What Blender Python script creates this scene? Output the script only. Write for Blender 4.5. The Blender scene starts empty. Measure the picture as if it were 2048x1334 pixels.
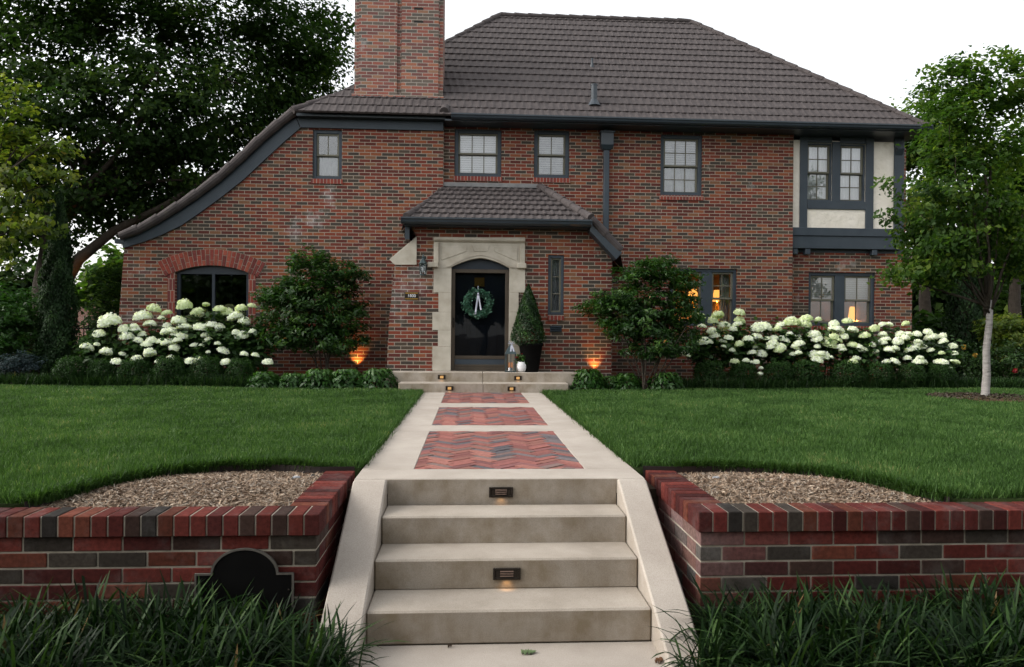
import bpy, bmesh, math, random
import numpy as np
from mathutils import Vector, Matrix
R = math.radians
random.seed(7)
rng = np.random.default_rng(11)
S = bpy.context.scene
COL = S.collection

# ------------------------------------------------------------------ camera
F = 1450.0
YAW, PIT, ROLL, ZC = .0577, -.0014, .008, 1.98
_f = Vector((math.sin(YAW)*math.cos(PIT), math.cos(YAW)*math.cos(PIT), math.sin(PIT)))
_r0 = Vector((math.cos(YAW), -math.sin(YAW), 0)); _u0 = _r0.cross(_f)
_r = math.cos(ROLL)*_r0 + math.sin(ROLL)*_u0
_u = -math.sin(ROLL)*_r0 + math.cos(ROLL)*_u0
def ray(x, y): return _f + _r*((x-1024)/F) - _u*((y-667)/F)
def W(x, y, Y):                       # measured point on a plane of known distance -> (X, Z)
    d = ray(x, y); t = Y/d.y
    return d.x*t, ZC + d.z*t
def G(x, y, Z=.82):                   # measured point on the ground -> (X, Y)
    d = ray(x, y); t = (Z-ZC)/d.z
    return d.x*t, d.y*t
def rect(x0, y0, x1, y1, Y):
    a, b, c, d = W(x0, y0, Y), W(x1, y0, Y), W(x0, y1, Y), W(x1, y1, Y)
    return (a[0]+c[0])/2, (b[0]+d[0])/2, (c[1]+d[1])/2, (a[1]+b[1])/2      # X0 X1 Z0 Z1
cam = bpy.data.cameras.new('camera'); co = bpy.data.objects.new('camera', cam); COL.objects.link(co)
cam.sensor_width = 36; cam.lens = F/2048*36; cam.clip_end = 2000; cam.clip_start = .05
co.matrix_world = Matrix(((_r.x, _u.x, -_f.x, 0), (_r.y, _u.y, -_f.y, 0), (_r.z, _u.z, -_f.z, ZC), (0, 0, 0, 1)))
cam.dof.use_dof = True; cam.dof.focus_distance = 8.0; cam.dof.aperture_fstop = cam.lens/1000/.006
S.camera = co

# ------------------------------------------------------------------ materials
def srgb(r, g, b):
    f = lambda c: (c/255/12.92) if c/255 <= .04045 else ((c/255+.055)/1.055)**2.4
    return (f(r), f(g), f(b), 1)
class NT:
    def __init__(s, name):
        s.m = bpy.data.materials.new(name); s.m.use_nodes = True
        s.t = s.m.node_tree; s.n = s.t.nodes; s.n.clear()
        s.out = s.n.new('ShaderNodeOutputMaterial')
    def new(s, typ, **kw):
        n = s.n.new('ShaderNode'+typ)
        for k, v in kw.items():
            if k in n.inputs: n.inputs[k].default_value = v
            else: setattr(n, k, v)
        return n
    def l(s, a, b): s.t.links.new(a, b)
    def noise(s, scale, detail=4, vec=None, rough=.6):
        n = s.new('TexNoise'); n.inputs['Scale'].default_value = scale; n.inputs['Detail'].default_value = detail; n.inputs['Roughness'].default_value = rough
        if vec: s.l(vec, n.inputs['Vector'])
        return n
    def ramp(s, fac, stops, interp='LINEAR'):
        n = s.new('ValToRGB'); e = n.color_ramp; e.interpolation = interp
        while len(e.elements) < len(stops): e.elements.new(.5)
        for el, (p, c) in zip(e.elements, stops): el.position = p; el.color = c
        s.l(fac, n.inputs[0]); return n
    def mix(s, fac, a, b, mode='MIX'):
        n = s.new('Mix', data_type='RGBA', blend_type=mode)
        for sock, v in ((n.inputs[0], fac), (n.inputs[6], a), (n.inputs[7], b)):
            if hasattr(v, 'is_output'): s.l(v, sock)
            else: sock.default_value = v
        return n.outputs[2]
    def bump(s, h, strength=.3, dist=.01):
        n = s.new('Bump'); n.inputs['Strength'].default_value = strength; n.inputs['Distance'].default_value = dist
        s.l(h, n.inputs['Height']); return n.outputs[0]
    def pbsdf(s, col, rough=.7, normal=None, metal=0, spec=.4):
        p = s.new('BsdfPrincipled'); p.inputs['Metallic'].default_value = metal
        p.inputs['Specular IOR Level'].default_value = spec
        for k, v in (('Base Color', col), ('Roughness', rough)):
            if hasattr(v, 'is_output'): s.l(v, p.inputs[k])
            else: p.inputs[k].default_value = v
        if normal: s.l(normal, p.inputs['Normal'])
        s.l(p.outputs[0], s.out.inputs[0]); return p
def obj_co(t): return t.new('TexCoord').outputs['Object']
def plain(name, c1, c2=None, scale=8, rough=.6, bump=.15, metal=0, spec=.4, bscale=None, dist=.005):
    t = NT(name); v = obj_co(t)
    n = t.noise(scale, 5, v)
    c = t.ramp(n.outputs[0], [(.3, c1), (.7, c2 or c1)]).outputs[0]
    b = t.noise(bscale or scale*6, 4, v)
    t.pbsdf(c, rough, t.bump(b.outputs[0], bump, dist), metal, spec)
    return t.m
def emis(name, col, st):
    t = NT(name); e = t.new('Emission'); e.inputs[0].default_value = col; e.inputs[1].default_value = st
    t.l(e.outputs[0], t.out.inputs[0]); return t.m
def brick_mat(name, stops, mortar, bw, bh, ms, stain=0., bump=.5, blooms=()):
    t = NT(name); uv = t.new('UVMap').outputs[0]
    # a little unevenness of the courses
    nz = t.noise(2.5, 2, uv); off = t.new('VectorMath', operation='MULTIPLY_ADD')
    t.l(nz.outputs[1], off.inputs[0]); off.inputs[1].default_value = (.008, .006, 0); t.l(uv, off.inputs[2])
    b = t.new('TexBrick', offset=.5, squash=1.)
    b.inputs['Color1'].default_value = (0, 0, 0, 1); b.inputs['Color2'].default_value = (1, 1, 1, 1)
    b.inputs['Scale'].default_value = 1; b.inputs['Mortar Size'].default_value = ms; b.inputs['Mortar Smooth'].default_value = .25
    b.inputs['Brick Width'].default_value = bw; b.inputs['Row Height'].default_value = bh; b.inputs['Bias'].default_value = 0
    t.l(off.outputs[0], b.inputs['Vector'])
    c = t.ramp(b.outputs['Color'], stops, 'CONSTANT').outputs[0]
    n2 = t.noise(34, 4, uv); c = t.mix(.45, c, t.ramp(n2.outputs[0], [(.3, (.55, .52, .52, 1)), (.7, (1, 1, 1, 1))]).outputs[0], 'MULTIPLY')
    n4 = t.noise(.55, 3, uv); c = t.mix(.45, c, t.ramp(n4.outputs[0], [(.34, (.66, .64, .64, 1)), (.66, (1, 1, 1, 1))]).outputs[0], 'MULTIPLY')
    mn = t.noise(9, 4, uv); mc = t.mix(mn.outputs[0], mortar, tuple(x*.7 for x in mortar[:3])+(1,))
    col = t.mix(b.outputs['Fac'], c, mc)
    if stain:
        n3 = t.noise(1.1, 6, uv, .7); sm = t.ramp(n3.outputs[0], [(.63, (0, 0, 0, 1)), (.78, (stain,)*3+(1,))]).outputs[0]
        col = t.mix(sm, col, (.42, .40, .38, 1))
    for (cx, cz, sx, sz, k) in blooms:               # pale salt blooms with a place of their own on the wall
        mp = t.new('Mapping'); mp.inputs['Location'].default_value = (-cx/sx, -cz/sz, 0); mp.inputs['Scale'].default_value = (1/sx, 1/sz, 0); t.l(uv, mp.inputs[0])
        ln = t.new('VectorMath', operation='LENGTH'); t.l(mp.outputs[0], ln.inputs[0])
        nb = t.noise(5.5, 5, uv, .7); a1 = t.new('Math', operation='MULTIPLY_ADD'); t.l(nb.outputs[0], a1.inputs[0]); a1.inputs[1].default_value = 3.; a1.inputs[2].default_value = -.75
        a2 = t.new('Math', operation='SUBTRACT', use_clamp=True); t.l(a1.outputs[0], a2.inputs[0]); t.l(ln.outputs[1], a2.inputs[1])
        mfac = t.new('Math', operation='MULTIPLY_ADD'); t.l(b.outputs['Fac'], mfac.inputs[0]); mfac.inputs[1].default_value = .75; mfac.inputs[2].default_value = .22
        a3 = t.new('Math', operation='MULTIPLY', use_clamp=True); t.l(a2.outputs[0], a3.inputs[0]); t.l(mfac.outputs[0], a3.inputs[1])
        a4 = t.new('Math', operation='MULTIPLY', use_clamp=True); t.l(a3.outputs[0], a4.inputs[0]); a4.inputs[1].default_value = k*.62
        col = t.mix(a4.outputs[0], col, (.46, .44, .42, 1))
    inv = t.new('Math', operation='SUBTRACT'); inv.inputs[0].default_value = 1; t.l(b.outputs['Fac'], inv.inputs[1])
    ad = t.new('Math', operation='MULTIPLY_ADD'); t.l(n2.outputs[0], ad.inputs[0]); ad.inputs[1].default_value = .25; t.l(inv.outputs[0], ad.inputs[2])
    t.pbsdf(col, .85, t.bump(ad.outputs[0], bump, .012), 0, .25)
    return t.m
def attr_mat(name, rough=.8, nscale=30, dark=(.5, .48, .46, 1), bump=.5, spec=.3, dist=.004, dirt=0):
    t = NT(name); a = t.new('Attribute', attribute_name='Col').outputs[0]; v = obj_co(t)
    n = t.noise(nscale, 5, v)
    c = t.mix(.7, a, t.ramp(n.outputs[0], [(.3, dark), (.65, (1, 1, 1, 1))]).outputs[0], 'MULTIPLY')
    if dirt:
        n2 = t.noise(3.2, 6, v, .7); c = t.mix(t.ramp(n2.outputs[0], [(.52, (0, 0, 0, 1)), (.75, (dirt,)*3+(1,))]).outputs[0], c, (.25, .24, .23, 1))
    nb = t.noise(nscale*5, 4, v)
    t.pbsdf(c, rough, t.bump(nb.outputs[0], bump, dist), 0, spec)
    return t.m
def leaf_mat(name, stops, trans=.35, rough=.5, spec=.35):
    t = NT(name); a = t.new('Attribute', attribute_name='rnd').outputs['Fac']
    c = t.ramp(a, stops).outputs[0]
    p = t.pbsdf(c, rough, None, 0, spec)
    tr = t.new('BsdfTranslucent'); t.l(t.mix(1., c, (1.5, 1.6, .8, 1), 'MULTIPLY'), tr.inputs[0])
    m = t.new('MixShader'); m.inputs[0].default_value = trans
    t.l(p.outputs[0], m.inputs[1]); t.l(tr.outputs[0], m.inputs[2]); t.l(m.outputs[0], t.out.inputs[0])
    return t.m
def glass_mat(name, tint=(1, 1, 1, 1), boost=1.0):
    t = NT(name); fr = t.new('Fresnel'); fr.inputs[0].default_value = 1.6
    k = t.new('Math', operation='MULTIPLY'); k.inputs[1].default_value = boost; k.use_clamp = True; t.l(fr.outputs[0], k.inputs[0])
    g = t.new('BsdfGlossy'); g.inputs['Roughness'].default_value = .015
    nn = t.noise(1.3, 2, obj_co(t)); t.l(t.bump(nn.outputs[0], .12, .02), g.inputs['Normal'])
    tr = t.new('BsdfTransparent'); tr.inputs[0].default_value = tint
    m = t.new('MixShader'); t.l(k.outputs[0], m.inputs[0]); t.l(tr.outputs[0], m.inputs[1]); t.l(g.outputs[0], m.inputs[2])
    t.l(m.outputs[0], t.out.inputs[0]); return t.m
BST = [(0, (.205, .048, .027, 1)), (.18, (.110, .029, .022, 1)), (.36, (.080, .060, .043, 1)), (.54, (.25, .080, .036, 1)), (.66, (.155, .038, .026, 1)), (.80, (.058, .048, .039, 1)), (.92, (.21, .098, .050, 1))]
M = {}
M['brick'] = brick_mat('house_brick', BST, (.345, .295, .24, 1), .254, .0762, .0078, .75)
M['brick_old'] = brick_mat('pale_brick', [(p, tuple(x*1.25+.045 for x in c[:3])+(1,)) for p, c in BST], (.40, .36, .31, 1), .254, .0762, .0075, .75)
M['brick_far'] = brick_mat('neighbour_brick', [(0, (.30, .15, .11, 1)), (.5, (.26, .12, .09, 1))], (.42, .36, .32, 1), .22, .075, .008)
M['sill'] = brick_mat('rowlock_brick', [(0, (.27, .06, .04, 1)), (.4, (.21, .045, .035, 1)), (.75, (.17, .045, .04, 1))], (.36, .30, .25, 1), .0762, .26, .0065)
M['unit'] = attr_mat('wall_brick_units', .9, 34, (.30, .27, .27, 1), .7, .12, .005, .22)
M['arch'] = attr_mat('arch_brick_units', .85, 26)
M['mortar'] = plain('mortar', (.40, .36, .30, 1), (.22, .20, .16, 1), 7, .95, .6, spec=.2)
M['paver'] = attr_mat('clay_pavers', .8, 22, (.6, .58, .58, 1), .5, .3)
M['timber'] = plain('slate_blue_paint', (.030, .042, .056, 1), (.042, .056, .070, 1), 3, .5, .08, spec=.35)
M['sash'] = plain('olive_sash_paint', (.105, .102, .075, 1), (.14, .135, .10, 1), 5, .5, .05)
M['gutter'] = plain('gutter_metal', (.022, .032, .043, 1), (.03, .042, .053, 1), 2, .38, .02, .0, .5)
M['tile'] = plain('roof_tile', (.046, .039, .039, 1), (.076, .065, .064, 1), 5, .8, .7, spec=.25, bscale=160, dist=.004)
M['stone'] = plain('limestone', (.36, .325, .265, 1), (.50, .465, .395, 1), 4, .85, .3, spec=.2, bscale=40)
M['stucco'] = plain('cream_stucco', (.70, .65, .56, 1), (.80, .75, .67, 1), 3, .9, .9, spec=.2, bscale=9, dist=.03)
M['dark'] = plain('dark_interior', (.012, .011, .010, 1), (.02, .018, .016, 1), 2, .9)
M['warm_room'] = plain('room_plaster', (.25, .17, .11, 1), (.3, .2, .13, 1), 2, .9)
M['blind'] = plain('white_blind', (.82, .83, .84, 1), (.86, .86, .86, 1), 2, .8, .05)
M['sheer'] = plain('sheer_curtain', (.28, .30, .31, 1), (.40, .42, .43, 1), 6, .9, .1)
M['glass'] = glass_mat('window_glass', (.97, .98, .99, 1), 2.3)
M['door_glass'] = glass_mat('storm_glass', (.62, .64, .66, 1), .45)
M['arch_glass'] = glass_mat('arched_window_glass', (.5, .5, .5, 1), 2.6)
M['door'] = plain('navy_door_paint', (.015, .022, .033, 1), (.020, .029, .041, 1), 3, .4, .05)
M['bronze'] = plain('bronze_storm_frame', (.060, .048, .036, 1), (.085, .068, .05, 1), 4, .45, .05, .3)
M['brass'] = plain('brass_plate', (.42, .25, .06, 1), (.30, .17, .04, 1), 40, .35, .4, .9)
M['dkmetal'] = plain('dark_bronze', (.022, .017, .014, 1), (.035, .028, .022, 1), 20, .4, .1, .6)
M['verdigris'] = plain('verdigris_metal', (.030, .045, .050, 1), (.06, .09, .095, 1), 14, .5, .2, .4)
M['black'] = plain('black_plaque', (.003, .003, .003, 1), (.005, .005, .005, 1), 6, .85, .05, spec=.08)
M['rim'] = plain('plaque_rim', (.10, .092, .08, 1), (.07, .065, .055, 1), 20, .8, .2)
M['edging'] = plain('steel_edging', (.010, .006, .006, 1), (.016, .009, .008, 1), 6, .6, .1)
M['flash'] = plain('lead_flashing', (.12, .12, .125, 1), (.2, .2, .2, 1), 4, .6, .1)
M['white'] = plain('white_ceramic', (.72, .72, .74, 1), (.78, .78, .80, 1), 3, .3, .02)
M['ribbon'] = plain('pale_ribbon', (.45, .47, .58, 1), (.6, .62, .7, 1), 30, .6, .1)
M['wax'] = emis('candle_glow', (1, .42, .18, 1), .25)
M['bulb'] = plain('frosted_bulb', (.7, .75, .78, 1), (.7, .75, .78, 1), 3, .3, 0)
M['lens'] = emis('step_light_lens', (1, .55, .20, 1), .5)
M['lens_dim'] = plain('step_light_louvre', (.19, .13, .10, 1), (.15, .10, .08, 1), 30, .5, .1)
M['shade'] = emis('lamp_shade_glow', (1, .40, .08, 1), 1.0)
M['bark'] = plain('dark_bark', (.030, .024, .018, 1), (.055, .045, .035, 1), 9, .9, .9, spec=.2, bscale=22, dist=.03)
M['soil'] = plain('bare_soil', (.030, .022, .015, 1), (.055, .040, .028, 1), 5, .95, .8, spec=.1, bscale=30, dist=.02)
M['bed'] = plain('bark_mulch', (.05, .030, .018, 1), (.12, .075, .045, 1), 18, .95, 1, spec=.1, bscale=60, dist=.03)
M['turf'] = plain('turf_soil', (.014, .024, .007, 1), (.026, .040, .012, 1), 3, .95, .6, spec=.1, bscale=60, dist=.02)
M['grass'] = leaf_mat('lawn_blades', [(0, (.022, .052, .012, 1)), (.5, (.052, .112, .027, 1)), (.88, (.104, .182, .056, 1)), (1, (.22, .22, .10, 1))], .3, .55, .15)
M['lily'] = leaf_mat('strap_leaves', [(0, (.003, .011, .003, 1)), (.55, (.008, .024, .005, 1)), (.9, (.035, .072, .020, 1)), (.96, (.06, .10, .03, 1)), (1, (.17, .11, .05, 1))], .18, .5, .12)
M['border'] = leaf_mat('border_grass_blades', [(0, (.008, .024, .006, 1)), (.6, (.018, .048, .011, 1)), (1, (.055, .105, .038, 1))], .25, .5, .2)
M['hyd'] = leaf_mat('hydrangea_leaves', [(0, (.012, .036, .007, 1)), (.7, (.028, .070, .014, 1)), (1, (.075, .14, .03, 1))], .25, .5)
M['petal'] = leaf_mat('white_petals', [(0, (.66, .70, .67, 1)), (.4, (.84, .86, .86, 1)), (1, (.92, .93, .95, 1))], .3, .6, .2)
M['petalg'] = leaf_mat('green_white_petals', [(0, (.52, .60, .36, 1)), (.5, (.70, .76, .55, 1)), (1, (.84, .86, .76, 1))], .3, .6, .2)
M['box'] = leaf_mat('boxwood_leaves', [(0, (.007, .024, .004, 1)), (.7, (.019, .055, .009, 1)), (1, (.045, .11, .018, 1))], .25, .5, .2)
M['shrub'] = leaf_mat('shrub_leaves', [(0, (.011, .036, .007, 1)), (.6, (.024, .068, .012, 1)), (.96, (.075, .15, .022, 1)), (1, (.20, .09, .02, 1))], .3, .45)
M['per'] = leaf_mat('perennial_leaves', [(0, (.012, .042, .007, 1)), (.7, (.028, .085, .013, 1)), (1, (.07, .15, .028, 1))], .3, .45)
M['oak'] = leaf_mat('dark_tree_leaves', [(0, (.010, .024, .006, 1)), (.6, (.022, .050, .011, 1)), (1, (.075, .125, .022, 1))], .42, .6, .12)
M['maple'] = leaf_mat('yellow_green_leaves', [(0, (.03, .06, .010, 1)), (.5, (.08, .125, .018, 1)), (.93, (.20, .22, .03, 1)), (1, (.26, .13, .03, 1))], .5, .5)
M['young'] = leaf_mat('young_tree_leaves', [(0, (.016, .044, .008, 1)), (.55, (.042, .090, .015, 1)), (1, (.14, .20, .03, 1))], .55, .55, .2)
M['con'] = leaf_mat('juniper_sprays', [(0, (.007, .020, .006, 1)), (.7, (.016, .042, .012, 1)), (1, (.035, .075, .022, 1))], .15, .6, .2)
M['top'] = leaf_mat('topiary_sprays', [(0, (.006, .024, .004, 1)), (.7, (.017, .055, .007, 1)), (1, (.045, .11, .012, 1))], .2, .5)
M['blue'] = leaf_mat('blue_spruce_sprays', [(0, (.016, .03, .034, 1)), (1, (.05, .085, .095, 1))], .15, .6)
M['wreath'] = leaf_mat('wreath_leaves', [(0, (.012, .05, .025, 1)), (.7, (.03, .11, .06, 1)), (1, (.10, .24, .17, 1))], .2, .35)
M['red'] = leaf_mat('red_petals', [(0, (.16, .008, .010, 1)), (1, (.32, .018, .022, 1))], .2, .5)
M['yellow'] = leaf_mat('yellow_petals', [(0, (.28, .15, .015, 1)), (1, (.36, .22, .03, 1))], .2, .5)
M['chip'] = attr_mat('wood_chips', .9, 60, (.55, .5, .45, 1), .3)
M['pebble'] = plain('river_pebble', (.22, .23, .25, 1), (.33, .34, .36, 1), 20, .7, .2)
def concrete(name, a, b, stain):
    t = NT(name); v = obj_co(t)
    n = t.noise(2.2, 6, v, .65); c = t.ramp(n.outputs[0], [(.3, a), (.7, b)]).outputs[0]
    pit = t.new('TexVoronoi'); pit.inputs['Scale'].default_value = 70; t.l(v, pit.inputs['Vector']); c = t.mix(t.ramp(pit.outputs['Distance'], [(.05, (.55, .55, .55, 1)), (.11, (0, 0, 0, 1))]).outputs[0], c, (.13, .11, .09, 1))
    g = t.noise(150, 3, v); c = t.mix(.5, c, t.ramp(g.outputs[0], [(.35, (.62, .6, .58, 1)), (.6, (1, 1, 1, 1))]).outputs[0], 'MULTIPLY')
    # rusty stains on the vertical faces only; they also paint the risers' shade
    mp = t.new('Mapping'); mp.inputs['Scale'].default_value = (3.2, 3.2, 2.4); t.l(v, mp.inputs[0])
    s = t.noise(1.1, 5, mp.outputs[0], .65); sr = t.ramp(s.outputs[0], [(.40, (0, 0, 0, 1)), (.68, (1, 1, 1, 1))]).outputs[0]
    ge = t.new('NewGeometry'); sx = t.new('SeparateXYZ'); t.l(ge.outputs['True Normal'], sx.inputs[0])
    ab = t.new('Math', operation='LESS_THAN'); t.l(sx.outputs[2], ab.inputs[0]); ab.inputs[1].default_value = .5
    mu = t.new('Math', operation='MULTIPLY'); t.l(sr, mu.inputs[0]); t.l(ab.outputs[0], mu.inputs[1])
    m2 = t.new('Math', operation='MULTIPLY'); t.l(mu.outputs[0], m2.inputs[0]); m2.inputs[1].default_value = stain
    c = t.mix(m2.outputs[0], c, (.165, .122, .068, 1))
    t.pbsdf(c, .9, t.bump(g.outputs[0], .25, .004), 0, .2); return t.m
M['conc'] = concrete('walk_concrete', (.345, .305, .264, 1), (.445, .40, .352, 1), .25)
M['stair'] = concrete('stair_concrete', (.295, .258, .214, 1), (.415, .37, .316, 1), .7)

# ------------------------------------------------------------------ object helpers
def wloc(o):
    v = Vector((0, 0, 0))
    while o is not None: v = v + o.location; o = o.parent
    return v
def tag(o, label=None, cat=None, group=None, kind=None):
    if label: o['label'] = label
    if cat: o['category'] = cat
    if group: o['group'] = group
    if kind: o['kind'] = kind
    return o
def thing(name, loc, label, cat, group=None):
    o = bpy.data.objects.new(name, None); COL.objects.link(o); o.location = loc; o.empty_display_size = .2
    return tag(o, label, cat, group)
def link(name, me, mat=None, parent=None, loc=None):
    o = bpy.data.objects.new(name, me); COL.objects.link(o)
    if mat is not None and not me.materials: me.materials.append(mat)
    if parent is not None: o.parent = parent
    if loc is not None: o.location = loc
    return o
def copy_tree(o, parent=None):
    c = o.copy(); COL.objects.link(c)
    if parent is not None: c.parent = parent; c.matrix_parent_inverse = Matrix()
    for ch in list(o.children): copy_tree(ch, c)
    return c
def box_uv(me, rot=False):
    uv = me.uv_layers.new(name='UVMap')
    nv = len(me.vertices); co_ = np.empty(nv*3); me.vertices.foreach_get('co', co_); co_ = co_.reshape(-1, 3)
    for p in me.polygons:
        n = p.normal; a = max(range(3), key=lambda i: abs(n[i]))
        for li in p.loop_indices:
            c = co_[me.loops[li].vertex_index]
            uv.data[li].uv = (c[0], c[2]) if a == 1 else ((c[1], c[2]) if a == 0 else (c[0], c[1]))
class MB:
    def __init__(s): s.v = []; s.f = []; s.c = []
    def add(s, vs, fs, col=None):
        o = len(s.v); s.v += [tuple(v) for v in vs]; s.f += [tuple(i+o for i in f) for f in fs]; s.c += [col]*len(fs); return s
    def box(s, x0, x1, y0, y1, z0, z1, col=None):
        return s.add([(x0, y0, z0), (x1, y0, z0), (x1, y1, z0), (x0, y1, z0), (x0, y0, z1), (x1, y0, z1), (x1, y1, z1), (x0, y1, z1)],
                     [(0, 3, 2, 1), (4, 5, 6, 7), (0, 1, 5, 4), (1, 2, 6, 5), (2, 3, 7, 6), (3, 0, 4, 7)], col)
    def prism(s, pts, a, b, axis='y', col=None):        # polygon (2D) between two planes
        f = {'y': lambda p, d: (p[0], d, p[1]), 'x': lambda p, d: (d, p[0], p[1]), 'z': lambda p, d: (p[0], p[1], d)}[axis]
        n = len(pts)
        return s.add([f(p, a) for p in pts]+[f(p, b) for p in pts],
                     [tuple(range(n))[::-1], tuple(range(n, 2*n))]+[(i, (i+1) % n, n+(i+1) % n, n+i) for i in range(n)], col)
    def tube(s, pts, rad, n=8, col=None, cap=True):
        pts = [Vector(p) for p in pts]; o = len(s.v); up = Vector((.3, .2, 1)).normalized()
        for i, p in enumerate(pts):
            d = (pts[min(i+1, len(pts)-1)]-pts[max(i-1, 0)]).normalized()
            a = d.cross(up)
            if a.length < 1e-3: a = d.cross(Vector((1, 0, 0)))
            a.normalize(); b = d.cross(a); r = rad[i] if hasattr(rad, '__len__') else rad
            for k in range(n):
                t = 2*math.pi*k/n; s.v.append(tuple(p+a*(r*math.cos(t))+b*(r*math.sin(t))))
        for i in range(len(pts)-1):
            for k in range(n):
                s.f.append((o+i*n+k, o+i*n+(k+1) % n, o+(i+1)*n+(k+1) % n, o+(i+1)*n+k)); s.c.append(col)
        if cap:
            s.f.append(tuple(o+k for k in range(n))[::-1]); s.f.append(tuple(o+(len(pts)-1)*n+k for k in range(n))); s.c += [col, col]
        return s
    def lathe(s, prof, c=(0, 0, 0), n=20, col=None):
        o = len(s.v)
        for r, z in prof:
            for k in range(n):
                t = 2*math.pi*k/n; s.v.append((c[0]+r*math.cos(t), c[1]+r*math.sin(t), c[2]+z))
        for i in range(len(prof)-1):
            for k in range(n): s.f.append((o+i*n+k, o+i*n+(k+1) % n, o+(i+1)*n+(k+1) % n, o+(i+1)*n+k)); s.c.append(col)
        s.f.append(tuple(o+k for k in range(n))[::-1]); s.f.append(tuple(o+(len(prof)-1)*n+k for k in range(n))); s.c += [col, col]
        return s
    def build(s, name, mat, parent=None, bevel=0, uv=False, smooth=False, at=None, local=False):
        w = Vector((0, 0, 0)) if local else (wloc(parent) if parent is not None else Vector((0, 0, 0)))
        if at is not None and not local: w = w + Vector(at)
        me = bpy.data.meshes.new(name); me.from_pydata([(x-w.x, y-w.y, z-w.z) for x, y, z in s.v], [], s.f)
        if any(c is not None for c in s.c):
            at_ = me.attributes.new('Col', 'FLOAT_COLOR', 'FACE')
            at_.data.foreach_set('color', np.array([c or (1, 1, 1, 1) for c in s.c], dtype=np.float32).ravel())
        if bevel:
            bm = bmesh.new(); bm.from_mesh(me); bmesh.ops.recalc_face_normals(bm, faces=bm.faces)
            bmesh.ops.bevel(bm, geom=bm.edges[:], offset=bevel, segments=1, affect='EDGES', profile=.6)
            bm.to_mesh(me); bm.free()
        else:
            bm = bmesh.new(); bm.from_mesh(me); bmesh.ops.recalc_face_normals(bm, faces=bm.faces); bm.to_mesh(me); bm.free()
        if smooth:
            for p in me.polygons: p.use_smooth = True
        if uv: box_uv(me)
        return link(name, me, mat, parent, at)
def holed(name, outer, holes, d0, d1, mat, parent, axis='y', uv=True, bevel=0.):
    """solid plate with openings, from a filled curve"""
    cu = bpy.data.curves.new('tmp', 'CURVE'); cu.dimensions = '2D'; cu.fill_mode = 'BOTH'; cu.extrude = abs(d1-d0)/2
    if bevel: cu.bevel_depth = bevel; cu.bevel_resolution = 0; cu.extrude = abs(d1-d0)/2-bevel; cu.offset = -bevel
    for loop in [outer]+list(holes):
        sp = cu.splines.new('POLY'); sp.points.add(len(loop)-1); sp.use_cyclic_u = True
        for p, q in zip(sp.points, loop): p.co = (q[0], q[1], 0, 1)
    ob = bpy.data.objects.new('tmp', cu); COL.objects.link(ob)
    dg = bpy.context.evaluated_depsgraph_get(); me = bpy.data.meshes.new_from_object(ob.evaluated_get(dg))
    bpy.data.objects.remove(ob); bpy.data.curves.remove(cu)
    mid = (d0+d1)/2; w = wloc(parent) if parent is not None else Vector((0, 0, 0))
    for v in me.vertices:
        x, y, z = v.co
        v.co = ((x, mid+z, y) if axis == 'y' else (x, y, mid+z)); v.co -= w
    if axis == 'y': me.flip_normals()
    bm = bmesh.new(); bm.from_mesh(me); bmesh.ops.remove_doubles(bm, verts=bm.verts, dist=1e-5); bmesh.ops.recalc_face_normals(bm, faces=bm.faces); bm.to_mesh(me); bm.free()
    me.name = name; me.materials.clear()
    while me.uv_layers: me.uv_layers.remove(me.uv_layers[0])
    if uv: box_uv(me)
    return link(name, me, mat, parent)
def rpoly(r): return [(r[0], r[2]), (r[1], r[2]), (r[1], r[3]), (r[0], r[3])]
def mesh_np(name, V, Fa, rnd=None, col=None, smooth=False):
    me = bpy.data.meshes.new(name); n, k = Fa.shape
    me.vertices.add(len(V)); me.vertices.foreach_set('co', np.ascontiguousarray(V, dtype=np.float32).ravel())
    me.loops.add(n*k); me.loops.foreach_set('vertex_index', np.ascontiguousarray(Fa, dtype=np.int32).ravel())
    me.polygons.add(n); me.polygons.foreach_set('loop_start', np.arange(0, n*k, k, dtype=np.int32))
    me.update(calc_edges=True)
    if smooth: me.polygons.foreach_set('use_smooth', np.ones(n, dtype=bool))
    if rnd is not None:
        a = me.attributes.new('rnd', 'FLOAT', 'FACE'); a.data.foreach_set('value', np.ascontiguousarray(rnd, dtype=np.float32))
    if col is not None:
        a = me.attributes.new('Col', 'FLOAT_COLOR', 'FACE'); a.data.foreach_set('color', np.ascontiguousarray(col, dtype=np.float32).ravel())
    return me
def nrm(a): return a/np.maximum(np.linalg.norm(a, axis=1, keepdims=True), 1e-9)
def leaves(P, N, L, Wd, T=None, rnd=None, name='foliage', fold=.18, droop=.15):
    """one folded four-sided leaf at each point; N = facing, L = length, Wd = width"""
    n = len(P); N = nrm(N)
    T = rng.normal(size=(n, 3)) if T is None else T
    T = nrm(T-N*(T*N).sum(1, keepdims=True)); B = np.cross(N, T)
    L = np.broadcast_to(np.asarray(L, float), (n,))[:, None]; Wd = np.broadcast_to(np.asarray(Wd, float), (n,))[:, None]
    V = np.empty((n, 4, 3))
    V[:, 0] = P-T*L*.5; V[:, 1] = P+B*Wd*.5+N*Wd*fold; V[:, 2] = P+T*L*.5-N*L*droop; V[:, 3] = P-B*Wd*.5+N*Wd*fold
    Fa = np.arange(n*4).reshape(n, 4)
    if rnd is None: rnd = rng.random(n)
    return mesh_np(name, V.reshape(-1, 3), Fa, rnd)
def sphere_pts(n):
    return nrm(rng.normal(size=(n, 3)))
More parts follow.
